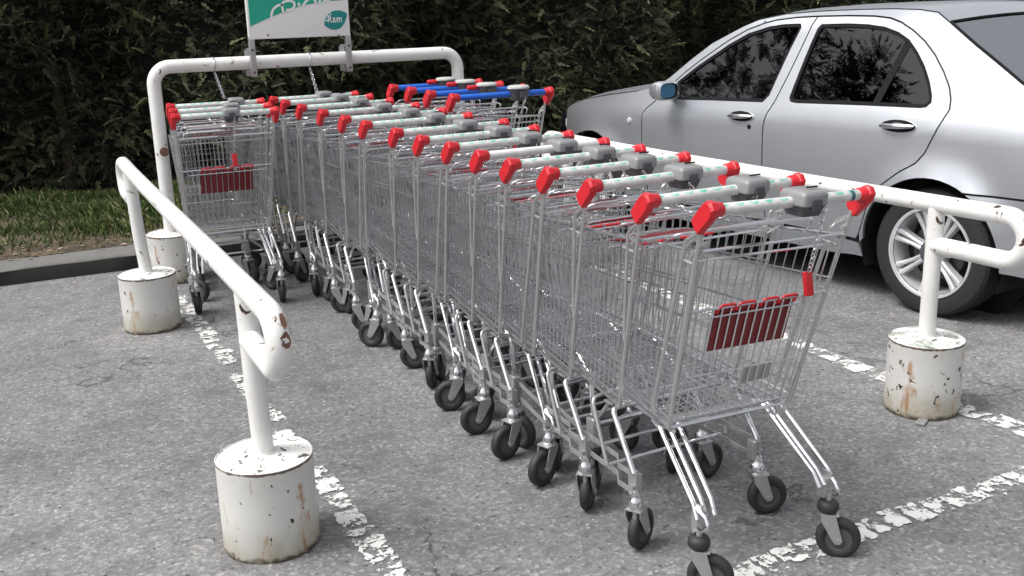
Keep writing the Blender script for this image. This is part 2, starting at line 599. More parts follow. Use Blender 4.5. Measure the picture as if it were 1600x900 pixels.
KA, KB = (-0.085, 6.745), (0.676, 6.735)
def verge_z(x, y):
    return 0.115 + 0.03 * np.clip((y - 6.97) / 2.0, 0, 1) + 0.02 * np.sin(x * 2.1 + y * 3.0) * np.clip((y - 7.1), 0, 1)
vb = MB()
nx, ny = 90, 12
vv = []
for j in range(ny + 1):
    for i in range(nx + 1):
        x = -22 + 50 * i / nx
        y = 6.955 + 5.0 * j / ny
        vv.append((x, y, float(verge_z(x, y))))
vb.add(vv, [(j * (nx + 1) + i, j * (nx + 1) + i + 1, (j + 1) * (nx + 1) + i + 1, (j + 1) * (nx + 1) + i) for j in range(ny) for i in range(nx)])
vb.add([(-80, 11.9, 0.12), (120, 11.9, 0.12), (120, 200, 0.12), (-80, 200, 0.12), (-80, 6.955, .1), (-21.9, 6.955, .1), (-21.9, 11.9, .1), (-80, 11.9, .1), (27.9, 6.955, .1), (120, 6.955, .1), (120, 11.9, .1), (27.9, 11.9, .1)],
       [(0, 1, 2, 3), (4, 5, 6, 7), (8, 9, 10, 11)])
struct(put('verge', vb.mesh('verge', ['soil'])), 'brown soil verge under the hedge')
ke = struct(put('kerb', None, None, (0, 6.75, 0)), 'low grey concrete kerb stones edging the verge')
kmesh = []
for q in range(3):
    k = MB()
    L = 0.992
    prof = [(0.0, -0.05), (0.0, 0.085), (0.018, 0.103), (0.20, 0.108 + 0.003 * q), (0.205, -0.05)]
    nn = len(prof)
    segs = 6
    vs = []
    for i in range(segs + 1):
        for a, z in prof:
            jx = random.uniform(-.004, .004) if a < 0.02 else 0
            vs.append((L * i / segs - L / 2, a + jx, z + (random.uniform(-.003, .003) if z > 0.05 else 0)))
    fs, mm = [], []
    for i in range(segs):
        for j in range(nn - 1):
            fs.append((i * nn + j, (i + 1) * nn + j, (i + 1) * nn + j + 1, i * nn + j + 1))
    k.add(vs, fs, 0)
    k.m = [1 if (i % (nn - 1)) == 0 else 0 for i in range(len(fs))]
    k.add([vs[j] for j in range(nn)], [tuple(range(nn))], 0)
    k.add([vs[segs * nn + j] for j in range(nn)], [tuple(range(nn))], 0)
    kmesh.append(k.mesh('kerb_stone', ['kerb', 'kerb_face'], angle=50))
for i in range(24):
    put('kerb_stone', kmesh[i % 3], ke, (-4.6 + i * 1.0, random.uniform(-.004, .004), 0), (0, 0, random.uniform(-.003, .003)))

# painted bay lines: separate worn slabs of paint, as the cracked thermoplastic shows
def bay_line(name, a, b, width, label, density=0.9, seed=0, step=0.125, inset=0.2):
    rr = random.Random(seed)
    a, b = Vector((*a, 0)), Vector((*b, 0))
    d = (b - a)
    L = d.length
    d.normalize()
    s = Vector((-d.y, d.x, 0))
    mb = MB()
    t = 0.0
    while t < L:
        ln = step * rr.uniform(0.6, 1.15)
        if rr.random() < density:
            w0 = width * rr.uniform(0.72, 1.0)
            off = width * rr.uniform(-0.1, 0.1)
            t0, t1 = t, min(L, t + ln * rr.uniform(0.82, 0.93))
            pts = []
            for (u0_, v0_, u1_, v1_) in ((t0, -1, t1, -1), (t1, -1, t1, 1), (t1, 1, t0, 1), (t0, 1, t0, -1)):
                for k in range(7):
                    f = k / 7
                    uu = u0_ + (u1_ - u0_) * f + rr.uniform(-1, 1) * 0.008
                    vw = (v0_ + (v1_ - v0_) * f) * w0 / 2 + off + rr.uniform(-1, 1) * 0.007
                    pts.append((uu, vw))
            c = (sum(p[0] for p in pts) / len(pts), sum(p[1] for p in pts) / len(pts))
            V = [a + d * p[0] + s * p[1] + Vector((0, 0, 0.004)) for p in pts]
            V.append(a + d * c[0] + s * c[1] + Vector((0, 0, 0.0045)))
            m_ = len(pts)
            mb.add(V, [(i, (i + 1) % m_, m_) for i in range(m_)])
        t += ln
    o = put(name, mb.mesh(name, ['line'], smooth=False))
    return struct(o, label)
bay_line('bay_line', (0.80, 6.6), (0.845, 2.15), 0.088, 'worn white bay line along the left guard rail', 0.93, 3)
bay_line('bay_line', (3.13, 6.6), (3.20, 1.4), 0.115, 'white bay line beside the right guard rail', 0.96, 5, 0.2)
bay_line('bay_line', (1.55, 2.045), (6.2, 2.09), 0.102, 'flaking white line across the open end of the trolley bay', 0.95, 8, 0.10)

# ------------------------------------------------------------------ hedge, grass, litter
def big_mesh(name, V, F, tint, matn):
    me = bpy.data.meshes.new(name)
    nV, nF = len(V), len(F)
    me.vertices.add(nV)
    me.vertices.foreach_set('co', V.astype(np.float32).ravel())
    k = F.shape[1]
    me.loops.add(nF * k)
    me.loops.foreach_set('vertex_index', F.astype(np.int32).ravel())
    me.polygons.add(nF)
    me.polygons.foreach_set('loop_start', np.arange(0, nF * k, k, dtype=np.int32))
    me.polygons.foreach_set('loop_total', np.full(nF, k, dtype=np.int32))
    at = me.attributes.new('tint', 'FLOAT', 'POINT')
    at.data.foreach_set('value', np.clip(tint, 0, 1).astype(np.float32))
    me.materials.append(MAT[matn])
    me.update()
    me.validate()
    return me

def frond_template():
    """one flat cypress spray: curved rachis with paired scale-leaf fingers"""
    V, F, T = [], [], []
    n = 8
    def quad(p, q, wd):
        d = (q - p)
        d = d / np.linalg.norm(d)
        s = np.array([-d[1], d[0], 0]) * wd
        o = len(V)
        V.extend([p - s, q, p + s])
        F.append((o, o + 1, o + 2))
        T.extend([0.0, 1.0, 0.0])
    for i in range(n):
        t = i / (n - 1)
        y = t * 0.86
        z = -0.25 * t * t
        base = np.array([0.03 * math.sin(3 * t), y, z])
        ln = 0.36 * (1 - 0.62 * t) * (0.75 + 0.25 * math.sin(i * 2.3))
        for sgn in (-1, 1):
            ang = sgn * (0.75 - 0.3 * t)
            d = np.array([math.sin(ang), math.cos(ang), -0.18])
            quad(base, base + d * ln, 0.034)
            if i < 5:
                mid = base + d * ln * 0.5
                a2 = ang + sgn * 0.5
                quad(mid, mid + np.array([math.sin(a2), math.cos(a2), -0.3]) * ln * 0.5, 0.026)
    quad(np.array([0, 0.8, -0.2]), np.array([0.02, 1.08, -0.33]), 0.04)
    quad(np.array([0, -0.05, 0.0]), np.array([0.0, 0.9, -0.22]), 0.012)
    return np.array(V), np.array(F), np.array(T)

def bumpy(x, z):
    return (0.16 * np.sin(1.9 * x + 0.8 * np.sin(2.3 * z)) + 0.13 * np.sin(4.3 * x + 2.7 * z + 1.0) + 0.10 * np.sin(3.1 * z - 2.0 * x) + 0.07 * np.sin(9.1 * x + 5 * z))

HY = 9.05
def hedge_front(x, z):
    return HY + bumpy(x, z) + 0.10 * np.clip(0.55 - z, 0, 1) * 3 * 0.4 + 0.035 * np.clip(z - 1, 0, 6)

def scatter_fronds(N, x0, x1, z0, z1, smin, smax, depth):
    tv, tf, tt = frond_template()
    x = rng.uniform(x0, x1, N)
    z = rng.uniform(z0, z1, N)
    dep = rng.random(N) ** 1.6 * depth
    y = hedge_front(x, z) + dep
    sc = rng.uniform(smin, smax, N)
    yaw = rng.normal(0, 0.75, N)                  # spray points out of the face (-y), fanning left and right
    pit = rng.normal(0.12, 0.45, N)
    rol = rng.normal(0, 0.9, N)
    cy, sy, cp, sp, cr, sr = np.cos(yaw), np.sin(yaw), np.cos(pit), np.sin(pit), np.cos(rol), np.sin(rol)
    d = np.stack([sy * cp, -cy * cp, sp], 1)
    s0 = np.stack([-cy, -sy, np.zeros(N)], 1)
    u0_ = np.cross(s0, d)
    s = s0 * cr[:, None] + u0_ * sr[:, None]
    u = u0_ * cr[:, None] - s0 * sr[:, None]
    P = (tv[None, :, 0:1] * s[:, None, :] + tv[None, :, 1:2] * d[:, None, :] + tv[None, :, 2:3] * u[:, None, :]) * sc[:, None, None]
    P = P + np.stack([x, y, z], 1)[:, None, :]
    clump = 0.5 + 0.5 * np.sin(2.7 * x + 1.3 * np.sin(3 * z)) * np.sin(3.9 * z + 1.1 * x)
    own = 0.10 + 0.25 * clump + rng.normal(0, 0.14, N) + (rng.random(N) < 0.09) * 0.38
    T = own[:, None] + 0.26 * tt[None, :]
    F = tf[None] + (np.arange(N) * len(tv))[:, None, None]
    return P.reshape(-1, 3), F.reshape(-1, 3), T.ravel()

he = thing('cypress_hedge', 'tall dark green clipped cypress hedge behind the trolley bay and car', 'hedge', (0, 0, 0))
A1 = scatter_fronds(34000, -2.2, 12.6, 0.2, 2.5, 0.06, 0.17, 0.42)
A2 = scatter_fronds(4200, -9, 18, 2.3, 3.05, 0.14, 0.30, 0.5)
A3 = scatter_fronds(1800, -9, -2.0, 0.2, 2.4, 0.18, 0.34, 0.4)
A4 = scatter_fronds(1800, 12.4, 20, 0.2, 2.4, 0.18, 0.34, 0.4)
V, F, T, o = [], [], [], 0
for a in (A1, A2, A3, A4):
    V.append(a[0]); F.append(a[1] + o); T.append(a[2]); o += len(a[0])
fo = put('foliage', big_mesh('cypress_foliage', np.concatenate(V), np.concatenate(F), np.concatenate(T), 'hedge'), he)
fo['kind'] = 'stuff'
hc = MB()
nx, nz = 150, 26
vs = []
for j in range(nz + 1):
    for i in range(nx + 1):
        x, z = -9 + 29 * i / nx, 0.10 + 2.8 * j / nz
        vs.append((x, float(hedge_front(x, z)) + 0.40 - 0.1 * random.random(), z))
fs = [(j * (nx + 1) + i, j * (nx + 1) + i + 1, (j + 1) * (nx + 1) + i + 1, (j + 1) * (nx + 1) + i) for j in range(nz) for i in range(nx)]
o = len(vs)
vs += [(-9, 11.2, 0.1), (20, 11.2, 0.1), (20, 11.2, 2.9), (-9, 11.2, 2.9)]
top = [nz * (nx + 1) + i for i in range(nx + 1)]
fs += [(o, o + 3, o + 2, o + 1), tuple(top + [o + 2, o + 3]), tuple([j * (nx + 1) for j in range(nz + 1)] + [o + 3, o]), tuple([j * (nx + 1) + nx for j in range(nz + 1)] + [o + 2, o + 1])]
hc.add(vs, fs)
put('dark_core_sheet', hc.mesh('dark_core_sheet', ['hedge_core'], smooth=False), he)  # near-black backing sheet: inner shade put into its colour, lets no light through
for i in range(14):
    x = -1.6 + i * 1.02 + random.uniform(-.2, .2)
    t = MB()
    y = HY + 0.3
    t.tube([(x, y, 0.05), (x + random.uniform(-.05, .05), y + .05, 0.5), (x + random.uniform(-.1, .1), y + 0.1, 1.2)], [0.06, 0.045, 0.03], 7)
    put('trunk', t.mesh('trunk', ['bark']), he)

# tall conifers beyond the hedge, out of frame above it, mirrored in the car's side windows
def conifer_cloud(x0, y0, h, N):
    tv, tf, tt = frond_template()
    z = h * (0.12 + 0.88 * rng.random(N) ** 0.9)
    lay = np.round(z / 0.75) * 0.75 + rng.normal(0, 0.10, N)
    R = (0.30 + 2.3 * (1 - np.clip(lay / h, 0, 1)) ** 0.8) * rng.uniform(0.35, 1.05, N)
    th = rng.uniform(0, 2 * PI, N)
    th = np.round(th / 0.52 + 0.3 * np.sin(lay * 9)) * 0.52 + rng.normal(0, 0.13, N)
    P0 = np.stack([x0 + R * np.cos(th), y0 + R * np.sin(th), np.clip(lay - 0.16 * R, 0.3, h)], 1)
    sc = rng.uniform(0.35, 0.75, N)
    a = th + rng.normal(0, 0.3, N)
    d = np.stack([np.cos(a), np.sin(a), rng.normal(-0.15, 0.2, N)], 1)
    s_ = np.stack([-np.sin(a), np.cos(a), rng.normal(0, 0.25, N)], 1)
    u_ = np.cross(s_, d)
    P = (tv[None, :, 0:1] * s_[:, None] + tv[None, :, 1:2] * d[:, None] + tv[None, :, 2:3] * u_[:, None]) * sc[:, None, None] + P0[:, None]
    T = (0.15 + 0.3 * rng.random(N))[:, None] + 0.25 * tt[None]
    F = tf[None] + (np.arange(N) * len(tv))[:, None, None]
    return P.reshape(-1, 3), F.reshape(-1, 3), T.ravel()
V, F, T, o = [], [], [], 0
trunks = MB()
for (tx, ty_, th_) in ((-4.6, 13.6, 12.5), (-1.2, 14.2, 11.5), (-6.9, 12.6, 10.3), (-9.5, 13.2, 9.2), (2.2, 14.5, 10.0), (-12.0, 13.8, 10.5)):
    a = conifer_cloud(tx, ty_, th_, 1500)
    V.append(a[0]); F.append(a[1] + o); T.append(a[2]); o += len(a[0])
tl = put('far_conifers', big_mesh('far_conifers', np.concatenate(V), np.concatenate(F), np.concatenate(T), 'hedge'))
tl['kind'] = 'stuff'
tl['label'] = 'tall conifers standing beyond the hedge, mirrored in the car windows'

def blades(N, x0, x1, y0, y1, h0, h1, wd, yellow):
    x = rng.uniform(x0, x1, N); y = rng.uniform(y0, y1, N)
    cl = 0.5 + 0.5 * np.sin(5 * x + 2 * np.sin(4 * y)) * np.sin(6 * y + 1.7 * x)
    keep = rng.random(N) < (0.25 + 0.75 * cl) * np.clip((y - 7.0) / 0.6, 0.16, 1)
    x, y, cl = x[keep], y[keep], cl[keep]
    n = len(x)
    h = rng.uniform(h0, h1, n) * (0.45 + 0.75 * cl) * np.clip((y - 6.8) / 0.9, 0.3, 1)
    a = rng.uniform(0, 2 * PI, n); b = rng.uniform(0.1, 0.8, n) * h
    z = verge_z(x, y)
    w_ = wd * rng.uniform(0.6, 1.3, n)
    dx, dy = np.cos(a), np.sin(a)
    P0 = np.stack([x - dy * w_, y + dx * w_, z - 0.01], 1)
    P1 = np.stack([x + dy * w_, y - dx * w_, z - 0.01], 1)
    P2 = np.stack([x + dx * b * .35 + dy * w_ * .7, y + dy * b * .35 - dx * w_ * .7, z + h * .6], 1)
    P3 = np.stack([x + dx * b, y + dy * b, z + h * (1 - 0.25 * b / h)], 1)
    V = np.stack([P0, P1, P2, P3], 1).reshape(-1, 3)
    o = np.arange(n)[:, None] * 4
    F = np.concatenate([o + np.array([[0, 1, 2]]), o + np.array([[0, 2, 3]])], 1).reshape(-1, 3)
    t0 = np.clip(rng.normal(0.35, 0.16, n) + (rng.random(n) < yellow) * 0.5, 0, 1)
    T = np.stack([t0 * .6, t0 * .6, t0, t0 + .12], 1).ravel()
    return V, F, T
B1 = blades(34000, -1.4, 2.2, 6.98, 9.0, 0.035, 0.115, 0.0028, 0.22)
B2 = blades(14000, 2.2, 12.5, 7.0, 9.0, 0.06, 0.17, 0.004, 0.07)
V = np.concatenate([B1[0], B2[0]]); F = np.concatenate([B1[1], B2[1] + len(B1[0])]); T = np.concatenate([B1[2], B2[2]])
go = put('grass', big_mesh('grass', V, F, T, 'grass'))
go['kind'] = 'stuff'
go['label'] = 'short green grass growing on the verge under the hedge'
# dead leaves and chips along the kerb
N = 1500
x = rng.uniform(-1.6, 7.0, N); y = 6.90 + np.abs(rng.normal(0, 0.32, N)); z = verge_z(x, y) + rng.uniform(0.002, 0.02, N)
a = rng.uniform(0, 2 * PI, N); L = rng.uniform(0.008, 0.026, N); wv = L * rng.uniform(0.3, 0.6, N)
dx, dy = np.cos(a), np.sin(a); tz = rng.normal(0, 0.35, N)
Vv = np.stack([np.stack([x - dx * L, y - dy * L, z], 1), np.stack([x - dy * wv, y + dx * wv, z + L * tz * .5], 1), np.stack([x + dx * L, y + dy * L, z + L * tz], 1), np.stack([x + dy * wv, y - dx * wv, z + .004], 1)], 1).reshape(-1, 3)
Ff = (np.arange(N)[:, None] * 4 + np.array([[0, 1, 2, 3]]))
lo = put('leaf_litter', big_mesh('leaf_litter', Vv, Ff, np.repeat(np.clip(rng.normal(.45, .25, N), 0, 1), 4), 'litter'))
lo['kind'] = 'stuff'
lo['label'] = 'dry brown leaf litter scattered behind the kerb'

# small stray chips and leaf bits on the tarmac
N = 420
x = rng.uniform(-0.6, 5.2, N); y = rng.uniform(1.3, 6.7, N)
k = rng.random(N) < 0.45
y = np.where(k, 6.72 - np.abs(rng.normal(0, 0.12, N)), y)
a = rng.uniform(0, 2 * PI, N); L = rng.uniform(0.002, 0.0075, N) * np.where(k, 1.6, 1.0); wv = L * rng.uniform(0.4, 0.9, N)
dx, dy = np.cos(a), np.sin(a)
z = np.full(N, 0.003)
Vv = np.stack([np.stack([x - dx * L, y - dy * L, z], 1), np.stack([x - dy * wv, y + dx * wv, z + L * .5], 1), np.stack([x + dx * L, y + dy * L, z], 1), np.stack([x + dy * wv, y - dx * wv, z + .001], 1)], 1).reshape(-1, 3)
ch = put('stray_litter', big_mesh('stray_litter', Vv, (np.arange(N)[:, None] * 4 + np.array([[0, 1, 2, 3]])), np.repeat(np.clip(rng.normal(.5, .3, N), 0, 1), 4), 'litter'))
ch['kind'] = 'stuff'
ch['label'] = 'small pale chips and leaf bits lying on the asphalt'

# ------------------------------------------------------------------ drums, guard rails, hoop
def drum(parent, x, y, r, h, rusty, moss, rz):
    mb = MB()
    n = 40
    prof = [(r * 0.985, 0.0), (r, 0.008), (r * 0.998, h * 0.5), (r, h - 0.012), (r * 1.006, h - 0.006), (r * 1.0, h)]
    mb.lathe(prof, n, 0, cap0=True, cap1=False)
    top = [(r * 1.0, h), (r * 0.985, h + 0.001), (r * 0.97, h - 0.004), (r * 0.6, h + 0.004), (r * 0.3, h + 0.008), (0.0, h + 0.010)]
    mb.lathe(top, n, 1, cap0=False, cap1=False)
    rr = random.Random(int(x * 100 + y * 10))
    vs = []
    for (a, b, c) in mb.v:
        k = 1 + 0.006 * math.sin(3 * math.atan2(b, a) + x * 9)
        vs.append((a * k, b * k, c + (rr.uniform(-.002, .002) if c > h - 0.02 and math.hypot(a, b) < r * 0.95 else 0)))
    mb.v = vs
    return put('concrete_base', mb.mesh('concrete_base', ['block_rusty' if rusty else 'block', 'block_top_moss' if moss else 'block_top'], angle=50), parent, (x, y, 0), (0, 0, rz))

PR = 0.0325
def guard_rail(label, x0, y_near, y_far, bases, rusty, rise):
    t = thing('guard_rail', label, 'guard rail', (x0, bases[0][1], 0))
    oy = bases[0][1]
    zt, zl, r = 0.80, 0.645, 0.0775
    path = []
    yn, yf = y_near - oy, y_far - oy
    pn, pf = bases[0][1] - oy, bases[1][1] - oy
    path.append((0, pn - 0.01, zl))
    for k in range(13):
        a = -PI / 2 - PI * k / 12
        path.append((0, yn + r + r * math.cos(a), (zt + zl) / 2 + r * math.sin(a)))
    for k in range(1, 8):
        f = k / 8
        path.append((0.003 * math.sin(f * 5), yn + r + (yf - yn - 2 * r) * f, zt - 0.006 * math.sin(PI * f)))
    for k in range(13):
        a = PI / 2 - PI * k / 12
        path.append((0, yf - r + r * math.cos(a), (zt + zl) / 2 + r * math.sin(a)))
    path.append((0, pf + 0.01, zl))
    path = [(p[0], p[1], p[2] + rise * (p[1] - pn) / (pf - pn)) for p in path]
    mb = MB()
    mb.tube(path, PR, 18)
    put('rail', mb.mesh('rail', ['pipe_rusty' if rusty else 'pipe'], angle=60), t)
    for (bx, by, br, bh, rs, ms) in bases:
        p = MB()
        bx_, by_ = bx - x0, by - oy
        p.tube([(bx_, by_, bh - 0.01), (bx_ * 0.4, by_, 0.5), (0, by_, zt - 0.012 + rise * (by_ - pn) / (pf - pn))], 0.0305, 16, caps=False)
        # weld bead where the post meets the concrete
        p.tube([(bx_ + 0.031 * math.cos(a), by_ + 0.031 * math.sin(a), bh + 0.008) for a in [2 * PI * k / 14 for k in range(14)]], 0.006, 5, closed=True)
        put('post', p.mesh('post', ['pipe'], angle=60), t)
        drum(t, bx_, by_, br, bh, rs, ms, by * 2 + (0.9 if bx < 1 else -0.35))
    return t, oy

gl, oy = guard_rail('white pipe guard rail on the left with a broken rusty end', 0.575, 2.52, 5.66,
                    [(0.585, 2.875, 0.142, 0.285, False, False), (0.60, 5.385, 0.14, 0.285, False, False)], False, 0.02)
# torn, rusted hole at the near end of the left rail
h = MB()
rr = random.Random(4)
for (ca, cw, col, hh) in ((-0.22, 0.40, 0, 0.020), (-0.80, 0.42, 0, 0.013)):
    vs = []
    for k in range(16):
        t = 2 * PI * k / 16
        da = cw * (0.75 + 0.35 * rr.random()) * math.cos(t) * 0.55
        db = hh * (0.65 + 0.5 * rr.random()) * math.sin(t)
        a = PI + 0.0 + ca * 0.9 + da
        # point on the bend surface: torus angle a, tube angle b
        R0, r0_ = 0.0775, PR + 0.0012 + 0.0006 * col
        bb = db / r0_ + 0.55
        cx = 2.52 - oy + 0.0775
        rad = R0 + r0_ * math.cos(bb)
        vs.append((r0_ * math.sin(bb), cx + rad * math.cos(a), 0.7225 - rad * math.sin(a) * -1.0))
    c = sum((Vector(v) for v in vs), Vector()) / 16
    vs.append(tuple(c))
    h.add(vs, [(k, (k + 1) % 16, 16) for k in range(16)], col)
put('rust_hole', h.mesh('rust_hole', ['rust', 'pipe'], smooth=False), gl)
gr, oy2 = guard_rail('white pipe guard rail on the right beside the silver car', 3.05, 2.275, 5.66,
                     [(3.05, 2.655, 0.137, 0.285, True, True), (3.05, 5.385, 0.14, 0.285, False, False)], True, -0.038)
# bent anchor tab on the ground at the right rail's drum
tb = MB()
tb.box((0, 0, 0.006), (0.06, 0.035, 0.007), 0, Matrix.Rotation(0.5, 4, 'Z'), 0.002)
tb.box((0.022, 0.022, 0.02), (0.012, 0.03, 0.04), 0, Matrix.Rotation(0.5, 4, 'Z'), 0.002)
put('anchor_tab', tb.mesh('anchor_tab', ['zinc']), gr, (-0.115, -0.11, 0))

hp = thing('pipe_hoop', 'tall white pipe hoop standing at the head of the trolley bay', 'pipe frame', (0.875, 6.35, 0))
HW = 1.905
mb = MB()
mb.tube(fillet([(0, 0, 0.27), (0, 0, 1.25), (HW, 0, 1.25), (HW, 0, 0.27)], 0.10, 8), 0.039, 20)
put('hoop_pipe', mb.mesh('hoop_pipe', ['pipe'], angle=60), hp)
drum(hp, 0, 0, 0.145, 0.285, True, False, 2.2)
drum(hp, HW, 0, 0.145, 0.285, False, False, 0.4)
mb = MB()
mb.lathe([(0.026, -0.004), (0.026, 0.004)], 20, 0, Matrix.Translation((0.008, -0.0375, 0.77)) @ Matrix.Rotation(PI / 2, 4, 'X'))
put('bolt_hole', mb.mesh('bolt_hole', ['rust']), hp)

# ------------------------------------------------------------------ sign clamped on the hoop
SX, SY, SZ = 1.425, 6.262, 1.385
sg = thing('bay_sign', 'green and white trolley bay sign clamped above the white hoop', 'sign', (SX, SY, SZ))
SWD, SHT = 0.615, 0.44
mb = MB()
mb.box((SWD / 2, 0.02, SHT / 2), (SWD, 0.036, SHT), 0, None, 0.004)
put('sign_panel', mb.mesh('sign_panel', ['sign_white']), sg)
def sm(cx, cy, lift=0.0):
    u = (cx - 150 + (470 - cy) * 0.18) * 0.000545
    v = (470 - 0.04 * (cx - 150) - cy) * 0.00056
    return (u, 0.0 - lift, v)
edge = [(130, 340), (230, 300), (340, 250), (480, 192), (600, 148), (720, 112), (860, 88), (1000, 68), (1120, 58), (1240, 50)]
pts = [sm(*p) for p in edge]
top = [(SWD - 0.012, 0, SHT - 0.012), (0.012, 0, SHT - 0.012)]
gv = [(max(0.012, min(SWD - 0.012, p[0])), p[2]) for p in pts] + [(t[0], t[2]) for t in top]
mb = MB()
mb.prism(gv, 0.003, -0.0005, lambda a, b, hh: (a, hh, b))
put('green_field', mb.mesh('green_field', ['sign_green'], smooth=False), sg)
mb = MB()
strokes = [[(365, 262), (366, 205), (385, 155), (430, 122), (478, 118)],
           [(492, 190), (476, 150), (470, 112), (492, 84), (545, 74), (592, 86), (606, 118), (592, 150), (560, 166), (520, 168)],
           [(648, 92), (660, 128)], [(696, 130), (716, 96), (748, 60), (795, 45), (826, 64), (838, 98)],
           [(890, 46), (876, 92)], [(915, 92), (935, 72), (972, 60), (985, 74)]]
for st in strokes:
    P = [Vector(sm(*p, 0.0022)) for p in st]
    Q = [P[0]]
    for i in range(len(P) - 1):                      # smooth the pen stroke
        for f in (0.33, 0.66, 1.0):
            p0, p1, p2, p3 = P[max(0, i - 1)], P[i], P[i + 1], P[min(len(P) - 1, i + 2)]
            Q.append(0.5 * ((2 * p1) + (p2 - p0) * f + (2 * p0 - 5 * p1 + 4 * p2 - p3) * f * f + (3 * p1 - p0 - 3 * p2 + p3) * f ** 3))
    n0 = len(mb.v)
    vs, fs = [], []
    for i, q in enumerate(Q):
        t = (Q[min(i + 1, len(Q) - 1)] - Q[max(i - 1, 0)]).normalized()
        s = Vector((-t.z, 0, t.x)) * 0.0068
        vs += [q - s, q + s]
    fs = [(2 * i, 2 * i + 1, 2 * i + 3, 2 * i + 2) for i in range(len(Q) - 1)]
    mb.add(vs, fs)
put('sign_script', mb.mesh('sign_script', ['sign_white'], smooth=False), sg)
leaf = [(958, 300), (962, 265), (985, 215), (1025, 180), (1075, 165), (1130, 166), (1180, 182), (1207, 200), (1203, 245), (1185, 300), (1150, 345), (1100, 366), (1040, 362), (990, 340), (960, 318)]
mb = MB()
lp = [(sm(*p)[0], sm(*p)[2]) for p in leaf]
mb.prism(lp, 0.003, -0.001, lambda a, b, hh: (a, hh, b))
lg = put('leaf_logo', mb.mesh('leaf_logo', ['sign_teal'], smooth=False), sg)
tc = bpy.data.curves.new('logo_text', 'FONT')
tc.body = 'Ram'
tc.size = 0.060
tc.offset = 0.0006
tc.space_character = 1.12
tc.extrude = 0.0006
tmp = bpy.data.objects.new('logo_text', tc)
COL.objects.link(tmp)
bpy.context.view_layer.update()
tme = bpy.data.meshes.new_from_object(tmp.evaluated_get(bpy.context.evaluated_depsgraph_get()))
bpy.data.objects.remove(tmp)
tme.materials.append(MAT['sign_white'])
to = put('logo_text', tme, lg)
a0 = sm(992, 292)
to.location = (a0[0], -0.0022, a0[2])
to.rotation_euler = (PI / 2, 0.0, 0)
to.scale = (0.80, 1, 1)
mb = MB()
p = [sm(*q) for q in ((968, 268), (992, 262), (994, 274), (970, 282))]
mb.prism([(q[0], q[2]) for q in p], -0.0012, -0.002, lambda a, b, hh: (a, hh, b))
p = [sm(*q) for q in ((1012, 192), (1030, 212), (1024, 218), (1004, 196))]
mb.prism([(q[0], q[2]) for q in p], -0.0012, -0.002, lambda a, b, hh: (a, hh, b))
put('logo_dash', mb.mesh('logo_dash', ['sign_white'], smooth=False), lg)
for bx in (0.014, SWD - 0.014):
    mb = MB()
    mb.box((bx, 0.018, -0.10), (0.034, 0.028, 0.23), 0, None, 0.003)
    mb.box((bx, 0.150, -0.14), (0.034, 0.008, 0.15), 0, None, 0.002)
    for zz in (-0.06, -0.19):
        mb.tube([(bx, -0.002, zz), (bx, 0.16, zz)], 0.005, 6)
        mb.lathe([(0.008, 0), (0.008, 0.006), (0.004, 0.008)], 8, 1, Matrix.Translation((bx, 0.004, zz)) @ Matrix.Rotation(PI / 2, 4, 'X'))
    put('clamp_bracket', mb.mesh('clamp_bracket', ['zinc', 'hub']), sg)
mb = MB()
for cx in (345, 1130):
    q = sm(cx, 425)
    mb.lathe([(0.006, 0), (0.005, 0.003)], 10, 0, Matrix.Translation((q[0], 0.0, q[2])) @ Matrix.Rotation(PI / 2, 4, 'X'))
put('screw', mb.mesh('screw', ['hub']), sg)

# ------------------------------------------------------------------ shopping trolleys
# local frame: x right, y forward (nose), z up; origin on the ground below the handle
HZ = 1.05
def half_w(a, b):           # basket half width, a: 0 rear .. 1 nose, b: 0 floor .. 1 rim
    return (0.205 + 0.030 * b) * (1 - a) + (0.148 + 0.024 * b) * a
def floor_z(a):
    return 0.412 + 0.055 * a
def rim_z(a):
    return 0.935 - 0.075 * a
def side_pt(sx, a, b):
    yr = 0.195 - 0.150 * b
    yn = 0.870 + 0.110 * b
    y = yr + (yn - yr) * a
    z = floor_z(a) * (1 - b) + rim_z(a) * b
    return Vector((sx * half_w(a, b), y, z))

CACHE = {}
def cached(key, fn):
    if key not in CACHE:
        CACHE[key] = fn()
    return CACHE[key]

